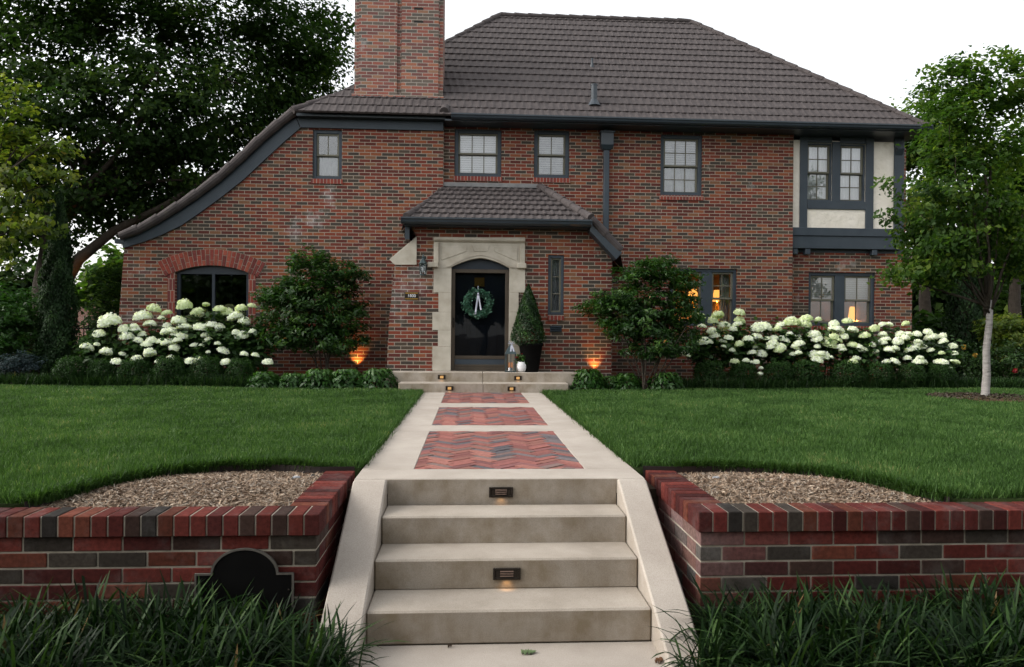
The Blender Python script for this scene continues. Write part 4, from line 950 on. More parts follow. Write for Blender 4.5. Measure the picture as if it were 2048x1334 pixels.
# ------------------------------------------------------------------ things at the door
# wall lantern
lx, lz = W(847, 535, YP)
L = thing('wall_lantern', (lx, YP, lz), 'verdigris coach lantern mounted on the brick left of the front door', 'lantern')
hex_ = lambda r, z: (r, z)
MB().lathe([(.075, .05), (.085, .07), (.03, .15), (.02, .18), (.028, .20), (.008, .24)], (lx, YP-.14, lz), 6).build('lantern_roof', M['verdigris'], L)
m = MB()
for k in range(6): a = k*math.pi/3; m.tube([(lx+.058*math.cos(a), YP-.14+.058*math.sin(a), lz-.15), (lx+.073*math.cos(a), YP-.14+.073*math.sin(a), lz+.05)], .006, 6)
m.lathe([(.062, -.17), (.066, -.15), (.05, -.145)], (lx, YP-.14, lz), 6)
m.build('cage', M['verdigris'], L)
MB().lathe([(.052, -.145), (.067, .049)], (lx, YP-.14, lz), 6).build('lantern_glass', M['glass'], L)
MB().lathe([(.01, -.12), (.03, -.06), (.036, -.02), (.022, .02)], (lx, YP-.14, lz), 12).build('bulb', M['bulb'], L, smooth=True)
m = MB(); m.box(lx-.035, lx+.035, YP-.016, YP-.002, lz-.02, lz+.22); m.tube([(lx, YP-.01, lz+.16), (lx, YP-.07, lz+.25), (lx, YP-.13, lz+.25), (lx, YP-.14, lz+.22)], .009, 8); m.build('bracket', M['verdigris'], L)
# number plaque
r = rect(809, 584, 838, 600, YP); N_ = thing('house_number_plaque', ((r[0]+r[1])/2, YP, r[2]), 'small brown house number plaque reading 1800 on the porch brick', 'plaque')
MB().box(r[0], r[1], YP-.02, YP-.003, r[2], r[3]).build('plate', M['bronze'], N_, bevel=.004)
MB().box(r[0]+.015, r[1]-.015, YP-.023, YP-.0195, r[2]+.042, r[3]-.042).build('number_field', M['dkmetal'], N_)
m = MB(); m.box(r[0]+.02, r[1]-.02, YP-.024, YP-.0195, r[3]-.036, r[3]-.012).box(r[0]+.02, r[1]-.02, YP-.024, YP-.0195, r[2]+.012, r[2]+.034); m.build('gilt_bands', M['brass'], N_)
def text(s, size, loc, mat, parent, name):
    cu = bpy.data.curves.new('tmp', 'FONT'); cu.body = s; cu.size = size; cu.align_x = 'CENTER'; cu.align_y = 'CENTER'; cu.extrude = .002
    ob = bpy.data.objects.new('tmp', cu); COL.objects.link(ob); dg = bpy.context.evaluated_depsgraph_get(); me = bpy.data.meshes.new_from_object(ob.evaluated_get(dg))
    bpy.data.objects.remove(ob); w = wloc(parent)
    for v in me.vertices: v.co = Vector((v.co.x+loc[0], loc[1]-v.co.z, v.co.y+loc[2]))-w
    me.materials.clear(); me.name = name; return link(name, me, mat, parent)
text('1800', .085, ((r[0]+r[1])/2, YP-.026, (r[2]+r[3])/2+.002), M['white'], N_, 'digits')
# wreath hanging on the storm door
wx, wz = W(956, 607, YP); yw = yd-.08
WR = thing('wreath', (wx, yw, wz), 'round leafy green wreath with pale ribbon hanging on the front door', 'wreath')
n = 1500; t = rng.uniform(0, 2*np.pi, n); rr = .235+rng.normal(size=n)*.038; P = np.stack([wx+rr*np.cos(t), yw-.02+rng.normal(size=n)*.022, wz+rr*np.sin(t)], 1)-np.array([wx, yw, wz])
rad = np.stack([np.cos(t), np.zeros(n), np.sin(t)], 1)
link('leaf_ring', leaves(P, np.array([0, -1., .3])+rng.normal(size=(n, 3))*.6, .055*(.6+.7*rng.random(n)), .028, rad*.5+np.stack([-np.sin(t), t*0, np.cos(t)], 1)+rng.normal(size=(n, 3))*.4, rng.random(n), 'leaf_ring'), M['wreath'], WR)
MB().tube([(wx+.235*math.cos(a*.3142), yw, wz+.235*math.sin(a*.3142)) for a in range(21)], .014, 6).build('wire_ring', M['bark'], WR)
rb = MB(); rz = wz+.2; ry = yw-.075
for dx, ln, w_ in ((-.055, .42, .032), (.06, .33, .03)):
    vs = []
    for i in range(9): q = i/8; xx = wx+dx*q; vs += [(xx-w_/2, ry-.012*math.sin(q*5), rz-ln*q), (xx+w_/2, ry-.006*math.sin(q*5+.6), rz-ln*q-.0)]
    rb.add(vs, [(2*i, 2*i+1, 2*i+3, 2*i+2) for i in range(8)])
for sx in (-1, 1):
    vs = []
    for i in range(13): a = i/12*2*math.pi; vs += [(wx+sx*(.055-.055*math.cos(a)), ry-.016, rz+.03*math.sin(a)+sx*0), (wx+sx*(.055-.055*math.cos(a)), ry+.018, rz+.03*math.sin(a))]
    rb.add(vs, [(2*i, 2*i+1, 2*i+3, 2*i+2) for i in range(12)])
rb.box(wx-.014, wx+.014, ry-.02, ry+.01, rz-.016, rz+.016); rb.tube([(wx, yw, wz+.235), (wx, yd-.035, wz+.36)], .008, 6); rb.build('ribbon', M['ribbon'], WR)
# floor lantern with a candle
fx, fz = W(1021, 741, 14.55)[0], 1.19; fy_ = 14.55
FL = thing('floor_lantern', (fx, fy_, fz), 'tall slate grey candle lantern with a ribbon standing beside the front door', 'lantern')
m = MB(); hw = .095; hgt = .36
for sx in (-1, 1):
    for sy in (-1, 1): m.box(fx+sx*hw-.009, fx+sx*hw+.009, fy_+sy*hw-.009, fy_+sy*hw+.009, fz, fz+hgt)
m.box(fx-hw-.015, fx+hw+.015, fy_-hw-.015, fy_+hw+.015, fz+.002, fz+.022)
m.box(fx-.007, fx+.007, fy_-hw-.004, fy_-hw+.004, fz+.03, fz+hgt)
m.build('lantern_frame', M['verdigris'], FL)
MB().add([(fx-hw-.02, fy_-hw-.02, fz+hgt), (fx+hw+.02, fy_-hw-.02, fz+hgt), (fx+hw+.02, fy_+hw+.02, fz+hgt), (fx-hw-.02, fy_+hw+.02, fz+hgt), (fx-.02, fy_-.02, fz+hgt+.19), (fx+.02, fy_-.02, fz+hgt+.19), (fx+.02, fy_+.02, fz+hgt+.19), (fx-.02, fy_+.02, fz+hgt+.19)],
         [(0, 1, 2, 3), (4, 5, 6, 7), (0, 1, 5, 4), (1, 2, 6, 5), (2, 3, 7, 6), (3, 0, 4, 7)]).tube([(fx+.04*math.cos(a*.628), fy_, fz+hgt+.23+.045*math.sin(a*.628)) for a in range(11)], .006, 6).build('lantern_roof', M['verdigris'], FL)
MB().box(fx-hw+.01, fx+hw-.01, fy_-hw+.0, fy_-hw+.003, fz+.024, fz+hgt-.002).build('lantern_glass', M['glass'], FL)
m = MB()
for dx in (-.02, .045): m.add([(fx+.0, fy_-.06, fz+hgt+.20), (fx+.03, fy_-.06, fz+hgt+.20), (fx+dx+.03, fy_-.10, fz+hgt+.05), (fx+dx, fy_-.10, fz+hgt+.05)], [(0, 1, 2, 3)])
for sx in (-1, 1): m.tube([(fx+.01, fy_-.06, fz+hgt+.21), (fx+sx*.05+.01, fy_-.07, fz+hgt+.26), (fx+sx*.06+.01, fy_-.06, fz+hgt+.21), (fx+.01, fy_-.06, fz+hgt+.21)], .010, 6)
m.build('ribbon', M['ribbon'], FL)
C = thing('candle', (fx, fy_, fz+.024), 'glowing pillar candle inside the grey floor lantern', 'candle')
MB().lathe([(.045, 0), (.045, .055), (.044, .06)], (fx, fy_, fz+.024), 16).build('wax_base', M['white'], C); MB().lathe([(.044, .061), (.044, .16), (.035, .165)], (fx, fy_, fz+.024), 16).build('glowing_wax', M['wax'], C)
# white pot of red flowers
qx = W(1044, 741, 14.5)[0]; qy = 14.50
FP = thing('flower_pot', (qx, qy, 1.19), 'round white ceramic pot of red flowers beside the floor lantern', 'plant pot')
MB().lathe([(.055, 0), (.085, .03), (.108, .09), (.11, .14), (.10, .19), (.088, .205), (.078, .205), (.078, .18)], (qx, qy, 1.19), 24).build('pot', M['white'], FP, smooth=True)
n = 260; P = rng.normal(size=(n, 3))*[.065, .06, .045]+[.0, 0, .27]
link('foliage', leaves(P, rng.normal(size=(n, 3))*.6+[0, -.3, .8], .045, .04, None, rng.random(n), 'foliage'), M['per'], FP)
for dx, dz in ((-.11, .30), (.02, .36), (.07, .30)):
    n = 40; P = sphere_pts(n)*[.032, .03, .024]+[dx, -.04, dz]; link('flower', leaves(P, sphere_pts(n), .026, .024, None, None, 'flower'), M['red'], FP)
# topiary in a tall dark pot
tx = W(1059, 741, 14.58)[0]; ty = 14.56
TP = thing('potted_topiary', (tx+.0, ty, 1.19), 'clipped cone evergreen in a tall dark pot right of the front door', 'potted plant')
MB().lathe([(.15, 0), (.16, .02), (.235, .52), (.255, .53), (.255, .58), (.22, .58), (.21, .5)], (tx+.02, ty, 1.19), 24).build('pot', M['black'], TP, smooth=True)
zb, zt = 1.72, W(1053, 569, ty)[1]; n = 9000; h = rng.random(n)**.8; rmax = .345*np.minimum(1, (1-h)**.78*1.12)*np.minimum(1, .62+h*4)
a = rng.uniform(0, 2*np.pi, n); r_ = rmax*(.72+.33*rng.random(n)**.7)+.03*np.sin(a*5+h*20)*rmax; P = np.stack([r_*np.cos(a)-.035, r_*np.sin(a), zb-1.19+h*(zt-zb)], 1)
link('foliage', leaves(P, np.stack([np.cos(a), np.sin(a), .5+0*a], 1)+rng.normal(size=(n, 3))*.5, .05, .02, np.stack([np.cos(a)*.5, np.sin(a)*.5, 1+0*a], 1)+rng.normal(size=(n, 3))*.4, np.clip(.25+.35*np.sin(a*4+h*15)+.6*rng.random(n)-.2, 0, 1), 'foliage'), M['top'], TP)
MB().tube([(tx, ty, 1.7), (tx-.02, ty, 2.4), (tx-.03, ty, 2.9)], [.03, .02, .006], 6).lathe([(.20, 0), (.19, .02)], (tx, ty, 1.7), 14).build('stem', M['bark'], TP)

# ------------------------------------------------------------------ step lights and garden uplights
def step_light(px, py, Y, w, h, lit, lab, power):
    x, z = W(px, py, Y); t = thing('step_light', (x, Y, z), lab, 'light', 'louvred step lights')
    m = MB(); frame(m, x-w/2, x+w/2, z-h/2, z+h/2, h*.2, Y-.014, Y-.001); sd = (w/2-h*.2)*.42
    m.box(x-w/2+h*.2, x-w/2+h*.2+sd, Y-.012, Y-.001, z-h*.3, z+h*.3).box(x+w/2-h*.2-sd, x+w/2-h*.2, Y-.012, Y-.001, z-h*.3, z+h*.3)
    m.build('housing', M['dkmetal'], t, bevel=.003)
    a, b = x-w/2+h*.2+sd, x+w/2-h*.2-sd
    MB().box(a, b, Y-.004, Y-.001, z-h*.3, z+h*.3).build('lens', M['lens' if lit else 'dark'], t)
    for i in range(3):
        q = z-h*.3+h*.6*(i+.5)/3+h*.03
        MB().prism([(Y-.018, q-h*.03), (Y-.006, q+h*.05), (Y-.004, q+h*.05), (Y-.016, q-h*.055)] if not lit else [(Y-.016, q-h*.02), (Y-.006, q+h*.02), (Y-.005, q+h*.00), (Y-.015, q-h*.04)], a, b, 'x').build('louvre', M['lens_dim' if not lit else 'dkmetal'], t)
    ld = bpy.data.lights.new('step_lamp', 'SPOT'); ld.energy = power*.08; ld.color = (1, .55, .22); ld.spot_size = R(110); ld.spot_blend = .8; ld.shadow_soft_size = .02
    lo = bpy.data.objects.new('lamp', ld); COL.objects.link(lo); lo.parent = t; lo.location = (0, -.03, -h*.42); lo.rotation_euler = (R(22), 0, 0)
step_light(1002, 984, 5.748, .19, .082, False, 'bronze louvred step light on the uppermost stair riser', 1.3)
step_light(1013.5, 1147, 4.985, .19, .082, False, 'bronze louvred step light on the second riser from the bottom', 1.8)
step_light(883.5, 754, 14.34, .15, .085, True, 'lit step light left on the upper porch riser', 1.2)
step_light(1036, 756, 14.34, .15, .085, True, 'lit step light right on the upper porch riser', 1.2)
step_light(899, 776.5, 13.955, .15, .085, True, 'lit step light left on the lower porch riser', 1.4)
step_light(1023, 777.5, 13.955, .15, .085, True, 'lit step light right on the lower porch riser', 1.4)
def uplight(x, y, z, aim, power, lab, size=50):
    t = thing('garden_uplight', (x, y, z), lab, 'light', 'bronze garden uplights')
    d = (Vector(aim)-Vector((x, y, z+.10))).normalized(); p = Vector((x, y, z+.10))
    MB().tube([p-d*.06, p+d*.05], .03, 12).build('lamp_head', M['dkmetal'], t); MB().tube([(x, y, z-.05), tuple(p)], .010, 8).build('stake', M['dkmetal'], t)
    ld = bpy.data.lights.new('uplamp', 'SPOT'); ld.energy = power*.3; ld.color = (1, .42, .10); ld.spot_size = R(size); ld.spot_blend = 1.; ld.shadow_soft_size = .03
    lo = bpy.data.objects.new('lamp', ld); COL.objects.link(lo); lo.parent = t; lo.location = p+d*.07-Vector((x, y, z)); lo.rotation_euler = d.to_track_quat('-Z', 'Y').to_euler()
x = W(712, 735, YG-.2)[0]; uplight(x, YG-.14, ZB+.24, (x, YG, ZB+.72), 55, 'garden uplight throwing orange light on the brick left of the porch', 88)
x = W(1192, 738, YP-.2)[0]; uplight(x, YP-.14, ZB+.26, (x, YP, ZB+.74), 46, 'garden uplight throwing orange light on the brick right of the door', 88)
uplight(-8.95, 14.75, ZB, (-9.05, 15.15, 2.3), 22, 'garden uplight glowing orange at the foot of the tall juniper', 46)
uplight(1.80, 6.02, .665, (2.0, 6.3, .80), .5, 'small uplight glowing at the back of the right mulch bed', 100)
uplight(-1.26, 6.04, .665, (-1.5, 6.3, .80), .45, 'small uplight glowing at the back of the left mulch bed', 100)

# ------------------------------------------------------------------ lamps seen through the ground floor windows
def table_lamp(x, y, z, r, h, lab, power):
    t = thing('table_lamp', (x, y, z), lab, 'lamp', 'table lamps indoors')
    MB().lathe([(.06, -.35), (.05, -.33), (.02, -.28), (.045, -.15), (.02, -.03), (.01, .02)], (x, y, z), 14).build('lamp_base', M['brass'], t, smooth=True)
    m = MB(); n = 20; vs = []
    for k in range(n): q = 2*math.pi*k/n; vs += [(x+r*math.cos(q), y+r*math.sin(q), z), (x+r*.55*math.cos(q), y+r*.55*math.sin(q), z+h)]
    m.add(vs, [(2*k, (2*k+2) % (2*n), (2*k+3) % (2*n), 2*k+1) for k in range(n)]); m.build('lamp_shade', M['shade'], t)
    ld = bpy.data.lights.new('bulb_light', 'POINT'); ld.energy = power*5; ld.color = (1, .46, .14); ld.shadow_soft_size = .04
    lo = bpy.data.objects.new('bulb_light', ld); COL.objects.link(lo); lo.parent = t; lo.location = (0, 0, .02)
p = W(1434, 603, YM+.8); table_lamp(p[0], YM+.8, p[1], .13, .28, 'glowing orange lampshade behind the window right of the round shrub', 7)
p = W(1386, 600, YM+1.1); table_lamp(p[0], YM+1.1, p[1]-.02, .15, .3, 'second glowing lampshade deeper in the room behind the same window', 4)
p = W(1735, 628, YL+.9); table_lamp(p[0], YL+.9, p[1], .085, .19, 'small glowing lampshade in the right sash of the far right window', 4)
p = W(1704, 640, YL+1.0); table_lamp(p[0], YL+1.0, p[1], .10, .34, 'warm lampshade close to the window post of the far right window', 4)

# ------------------------------------------------------------------ planting
def E_(px, py, Y, rx, ry, d=None):
    x, z = W(px, py, Y); s = Y/F; return ((x, Y, z), (rx*s, d if d else rx*s*.8, ry*s))
def local(envs, base): return [((c[0]-base[0], c[1]-base[1], c[2]-base[2]), r) for c, r in envs]
def shrub(base, envs, ncl, per, spread, L, Wd, mat, label, cat, name='leafy_shrub', nstem=7, sr=.022, group=None, up=.8, flat=.5):
    t = thing(name, base, label, cat, group); ev = local(envs, base)
    C = clumps(ev, ncl, .45); C = C[C[:, 2] > .08]
    ctr = np.mean([e[0] for e in ev], 0)
    link('foliage', crown(C, per, spread, L, Wd, ctr, 'foliage', up, flat), M[mat], t)
    if nstem:
        m = MB()
        for i in range(nstem):
            c = C[random.randrange(len(C))]; limb(m, (random.uniform(-.12, .12), random.uniform(-.1, .1), -.05), tuple(c*np.array([.8, .8, .85])), sr, sr*.35, .12, 5, 6)
        m.build('stems', M['bark'], t, local=True)
    return t
Y = 15.55; b = (W(648, 742, Y)[0], Y, ZB)
shrub(b, [E_(*q[:2], Y, *q[2:], d=.75) for q in ((625, 530, 45, 34), (562, 588, 50, 36), (690, 560, 44, 36), (620, 590, 70, 50), (595, 650, 88, 40), (690, 630, 52, 44), (660, 682, 78, 26), (560, 680, 40, 20))],
      540, 26, .080, .105, .040, 'shrub', 'rounded dark green layered shrub left of the front porch', 'shrub')
Y = 14.35; b = (W(1292, 756, Y)[0], Y, ZB)
shrub(b, [E_(*q[:2], Y, *q[2:], d=.62) for q in ((1290, 552, 72, 30), (1225, 602, 62, 24), (1300, 608, 92, 42), (1362, 562, 40, 28), (1366, 622, 44, 36), (1258, 655, 72, 28), (1330, 680, 76, 34), (1318, 532, 40, 18), (1196, 610, 46, 18), (1280, 640, 100, 34), (1300, 705, 62, 16))],
      560, 26, .075, .095, .036, 'shrub', 'rounded layered shrub on bare stems right of the front door', 'shrub', nstem=10)
# low leafy perennials by the porch
def perennial_mesh():
    n = 560; a = rng.uniform(0, 2*np.pi, n); h = rng.random(n); r_ = .30*np.sqrt(1-(h*.85)**2)*(.55+.45*rng.random(n)); P = np.stack([r_*np.cos(a), r_*np.sin(a), .04+h*.28], 1)
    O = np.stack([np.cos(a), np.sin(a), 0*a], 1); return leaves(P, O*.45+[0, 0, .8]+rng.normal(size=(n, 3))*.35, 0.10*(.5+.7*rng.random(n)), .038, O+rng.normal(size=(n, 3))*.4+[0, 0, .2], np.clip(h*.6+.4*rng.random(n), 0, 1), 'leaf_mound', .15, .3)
PMs = [perennial_mesh() for _ in range(3)]
for i, (px, py, s, lab) in enumerate(((529, 764, .95, 'low leafy perennial leftmost of the row before the left shrub'), (588, 766, .9, 'low leafy perennial second from the left before the left shrub'),
        (640, 770, 1.1, 'low leafy perennial below the stems of the left shrub'), (694, 768, 1.1, 'low leafy perennial in front of the orange lit brick left of the porch'), (757, 772, 1.15, 'low leafy perennial touching the left end of the porch steps'),
        (1174, 777, 1.15, 'low leafy perennial touching the right end of the porch steps'), (1254, 779, .95, 'compact leafy perennial below the stems of the right shrub'), (1332, 777, 1.05, 'low leafy perennial right of the bare stems of the right shrub'), (1222, 768, .8, 'small leafy perennial tucked behind its larger neighbour at the right steps'))):
    y = 14.42+random.uniform(-.06, .08)+(.25 if px == 1222 else 0); x = W(px, 760, y)[0]; s *= 1.22; t = thing('leafy_perennial', (x, y, .79), lab, 'plant', 'leafy perennials beside the porch steps'); t.rotation_euler = (0, 0, random.random()*6); t.scale = (s, s, s*1.0)
    link('leaf_mound', PMs[i % 3], M['per'], t)
# hydrangeas: heads where the photograph shows them
def head_mesh():
    n = 430; d = sphere_pts(n); d[:, 2] = np.abs(d[:, 2])*.8-.12; d = nrm(d); P = d*np.array([.5, .5, .45])*(1+.10*np.sin(d[:, :1]*9+1)*np.sin(d[:, 1:2]*8))*(.84+.2*rng.random((n, 1))); 
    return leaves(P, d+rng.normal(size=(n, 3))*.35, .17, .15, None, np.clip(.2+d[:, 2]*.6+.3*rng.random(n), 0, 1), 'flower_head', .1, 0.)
HM = [head_mesh() for _ in range(4)]; HMg = []
for h in HM[:2]:
    c_ = h.copy(); c_.materials.append(M['petalg']); HMg.append(c_)
HL = [(715,860,150),(810,905,80),(645,935,90),(930,825,110),(1000,775,90),(1085,800,70),(985,870,60),(1160,855,90),(1090,885,60),(880,915,80),(925,942,60),(1200,890,90),(1080,925,70),(825,955,90),(900,982,65),(985,985,80),(1045,985,60),(1200,755,110),(1340,745,50),(1285,790,80),(1430,775,85),(1480,800,80),(1570,770,80),(1640,755,60),(1535,825,100),(1590,858,80),(1295,893,80),(1390,890,110),(1180,955,80),(1335,950,60),(1535,930,60),(1575,945,90),(1135,1027,80),(1265,1010,60),(1310,1012,40),(1415,1000,50),(1450,1045,80),(975,1062,90),(690,1055,80),(565,1025,80),(630,1005,40),(795,1065,40),(1660,1075,55),(1225,1110,50),(1300,810,60),(1050,835,50),(1355,1055,30)]
HR = [(405,388,60),(495,385,70),(470,412,60),(605,368,60),(605,408,60),(415,438,45),(525,440,70),(465,460,50),(480,485,60),(550,498,60),(570,452,50),(425,515,65),(605,528,50),(525,540,30),(568,562,40),(700,445,80),(735,440,70),(815,435,60),(870,420,80),(945,400,70),(1005,405,40),(930,425,80),(650,510,70),(690,495,70),(780,500,50),(775,525,60),(840,507,50),(860,478,40),(900,495,45),(905,530,70),(890,545,50),(690,545,40),(715,578,60),(670,572,50),(985,480,70),(1000,500,60),(1000,540,40),(1060,520,80),(1085,495,60),(1115,540,50),(1085,428,60),(1095,455,80),(1135,490,50),(1155,412,60),(1180,455,60),(1240,485,60),(1205,545,70),(1235,560,50),(1290,450,60),(1365,428,40),(1450,425,45),(1345,505,60),(1325,520,60),(1410,515,70),(1280,533,40),(1295,567,40),(1395,552,50),(1350,548,25),(1445,500,60),(1480,555,80),(1510,518,45),(1535,543,40),(1505,478,50),(1560,470,50),(1580,495,70),(1635,487,50),(1640,515,50),(1575,558,40),(1520,598,45),(1685,540,50),(1630,575,35),(1695,577,40),(1680,612,25),(1675,650,25),(985,580,60),(1015,597,50),(1045,602,30),(875,580,35),(715,650,25),(710,680,35),(330,580,60),(665,618,20),(1070,595,25),(1380,605,25),(745,500,40),(800,455,50),(1460,480,50),(1420,478,50),(1330,430,40)]
heads = [(a/3.253, 380+b/3.253, c/3.253) for a, b, c in HL], [(1240+a/2.535, 480+b/2.535, c/2.535) for a, b, c in HR]
for side, (hd, cents, ytop, ybot) in enumerate(((heads[0], (205, 285, 365, 440, 500), (655, 640, 628, 622, 628), 740), (heads[1], (1420, 1490, 1565, 1640, 1715, 1790, 1865), (640, 640, 640, 640, 645, 650, 668), 735))):
    groups = [[] for _ in cents]
    for h in hd: groups[min(range(len(cents)), key=lambda i: abs(cents[i]-h[0]))].append(h)
    for i, (cx_, yt, gr) in enumerate(zip(cents, ytop, groups)):
        Y = 15.55; bx = W(cx_, 740, Y)[0]; base = (bx, Y, ZB)
        pos = ('leftmost', 'second', 'middle', 'fourth', 'rightmost') if side == 0 else ('leftmost', 'second', 'third', 'middle', 'fifth', 'sixth', 'rightmost')
        t = thing('hydrangea_bush', base, pos[i]+' white hydrangea bush of the row '+('before the arched window' if side == 0 else 'under the right hand windows'), 'hydrangea', 'white hydrangeas '+('left' if side == 0 else 'right')+' of the porch')
        hw = 52 if side == 0 else 50
        ev = local([E_(cx_, (yt+ybot)/2+8, Y, hw, (ybot-yt)/2, .48)], base); C = clumps(ev, 95, .55)
        P = C[np.repeat(np.arange(len(C)), 9)]+rng.normal(size=(len(C)*9, 3))*.09; n = len(P)
        P = P[P[:, 2] > .03]; n = len(P)
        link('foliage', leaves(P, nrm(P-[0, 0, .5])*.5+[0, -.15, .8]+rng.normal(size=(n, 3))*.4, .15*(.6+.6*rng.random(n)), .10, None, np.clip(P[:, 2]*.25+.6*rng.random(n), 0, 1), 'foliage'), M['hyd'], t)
        sm = MB(); gr = gr+[(h[0]+random.uniform(-26, 26), min(724, h[1]+random.uniform(18, 52)), random.uniform(15, 26)) for h in gr if random.random() < .36]
        for (px, py, w_) in gr:
            Yh = 14.98+.42*min(1, max(0, (735-py)/100))+random.uniform(-.08, .06); x, z = W(px, py, Yh); s = w_*Yh/F*.93
            gflag = (side == 0 and py < 628) or (side == 1 and (py < 648 or random.random() < .1))
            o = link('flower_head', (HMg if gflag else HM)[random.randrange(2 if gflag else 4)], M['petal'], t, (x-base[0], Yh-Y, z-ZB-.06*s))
            q_ = random.uniform(.82, 1.12); o.scale = (s*q_, s, s*random.uniform(.75, 1.1)); o.rotation_euler = (random.uniform(-.1, .35), random.uniform(-.3, .3), random.random()*6)
            limb(sm, (random.uniform(-.2, .2), random.uniform(-.05, .15), 0), (x-base[0], Yh-Y, z-ZB), .008, .004, .06, 4, 5)
        sm.build('stems', M['hyd'], t, local=True) if sm.v else None
# clipped boxwood mounds
def box_mesh():
    n = 3400; d = sphere_pts(n); d[:, 2] = np.abs(d[:, 2])*1.15-.25; d = nrm(d); lump = 1+.09*np.sin(d[:, 0]*7+2)*np.sin(d[:, 1]*6)*1.3+.05*np.sin(d[:, 2]*11)
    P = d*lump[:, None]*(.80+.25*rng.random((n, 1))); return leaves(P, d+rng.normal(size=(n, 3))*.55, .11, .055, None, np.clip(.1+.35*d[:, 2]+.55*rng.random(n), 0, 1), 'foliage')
BM = [box_mesh() for _ in range(3)]
names_l = ('leftmost', 'second from the left', 'third from the left', 'third from the right', 'second from the right', 'rightmost')
names_r = ('leftmost', 'second from the left', 'third from the left', 'fourth from the left', 'fourth from the right', 'third from the right', 'second from the right', 'rightmost')
for cs, nm, side, yc in (((142, 205, 270, 342, 414, 482), names_l, 'left', 733), ((1421, 1484, 1556, 1612, 1694, 1757, 1822, 1880), names_r, 'right', 740)):
    for i, px in enumerate(cs):
        Yb = 14.98; x, z = W(px, yc, Yb); s = random.uniform(.30, .36) if i not in (3,) else .37
        t = thing('boxwood_mound', (x, Yb, ZB+.12), nm[i]+' of the low dark boxwood mounds in front of the '+side+' hydrangeas', 'boxwood', side+' row of boxwood mounds')
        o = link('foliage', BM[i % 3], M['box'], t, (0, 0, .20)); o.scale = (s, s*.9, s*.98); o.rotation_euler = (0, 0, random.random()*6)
        MB().tube([(0, 0, -.15), (0, 0, .3)], [.03, .015], 7).build('stem', M['bark'], t, local=True)
# border of grassy ground cover along the lawn
def border(path, n, lab):
    B = []; pts = [Vector(p) for p in path]; seg = [(pts[i+1]-pts[i]).length for i in range(len(pts)-1)]; tot = sum(seg)
    for _ in range(n):
        d = random.random()*tot; i = 0
        while d > seg[i] and i < len(seg)-1: d -= seg[i]; i += 1
        p = pts[i].lerp(pts[i+1], d/seg[i]); cl = round(d/.16)*.16-d
        B.append((p.x+cl*.45, p.y+random.gauss(0, .10), .79))
    B = np.array(B); a = rng.uniform(0, 6.283, n)
    tag(link('border_grass', strands(B, np.stack([np.cos(a), np.sin(a)], 1), .22+.16*rng.random(n), .009, rng.uniform(.2, 1.6, n), 4, 'blades', None), M['border']), lab, 'ground cover', kind='stuff')
border([(-11, 14.98), (-9, 14.92), (-5, 14.72), (-2.9, 14.60)], 15000, 'dark grassy ground cover edging the lawn before the left boxwoods')
border([(4.25, 14.58), (8, 14.9), (12, 15.1), (14, 15.3)], 15500, 'dark grassy ground cover edging the lawn before the right boxwoods')
# columnar junipers and other evergreens
def column(px, ytop, ybot, Y, wpx, mat, label, n=9000, name='juniper', cat='juniper', lean=0, ll=.10):
    x, zt = W(px, ytop, Y); h_ = zt-ZB; r0 = wpx*Y/F/2; t = thing(name, (x, Y, ZB), label, cat)
    h = rng.random(n)**.9; prof = np.minimum(1, (1-h)**.55*1.25)*np.minimum(1, .72+h*2)
    a = rng.uniform(0, 2*np.pi, n); lump = 1+.13*np.sin(a*3+h*17)+.10*np.sin(a*5-h*31); r_ = r0*prof*lump*(.66+.36*rng.random(n))
    O = np.stack([np.cos(a), np.sin(a), 0*a], 1); P = O*r_[:, None]; P[:, 2] = .06+h*(h_-.05); P[:, 0] += lean*h
    link('foliage', leaves(P, O+rng.normal(size=(n, 3))*.5, ll, ll*.38, O*.4+[0, 0, 1]+rng.normal(size=(n, 3))*.3, np.clip(.2+.5*(lump-1)*3+.6*rng.random(n), 0, 1), 'foliage'), M[mat], t)
    MB().tube([(0, 0, -.05), (lean*.5, 0, h_*.5), (lean, 0, h_*.96)], [.07, .04, .01], 8).lathe([(r0*.55, .1), (r0*.6, h_*.3), (r0*.5, h_*.6), (r0*.1, h_*.9)], (0, 0, 0), 10).build('trunk', M['bark'], t, local=True)
column(116, 383, 745, 15.7, 66, 'con', 'tall dark columnar juniper at the left end of the hydrangeas', 24000, lean=.02, ll=.075)
column(1930, 430, 760, 18.2, 70, 'con', 'dark columnar evergreen between the house corner and the young tree', 11000)
shrub((W(30, 735, 15.9)[0], 15.9, ZB), [E_(30, 620, 15.9, 62, 45, .8), E_(15, 680, 15.9, 75, 45, .9), E_(-60, 640, 15.9, 60, 60, .8)], 240, 26, .11, .12, .05, 'per', 'bright green bushy shrub at the far left edge beside the juniper', 'shrub', nstem=4)
shrub((W(42, 740, 15.2)[0], 15.2, ZB), [E_(42, 722, 15.2, 40, 24, .4), E_(10, 728, 15.2, 30, 20, .35)], 90, 30, .055, .06, .018, 'blue', 'low blue grey dwarf spruce at the foot of the juniper', 'shrub', 'dwarf_spruce', nstem=2)
shrub((W(205, 720, 21)[0], 21, ZB), [E_(215, 640, 21, 38, 50, .7), E_(225, 560, 21, 26, 30, .5), E_(195, 690, 21, 30, 30, .6)], 170, 22, .13, .14, .07, 'oak', 'loose small tree in the gap between juniper and house', 'tree', 'small_tree', nstem=5)
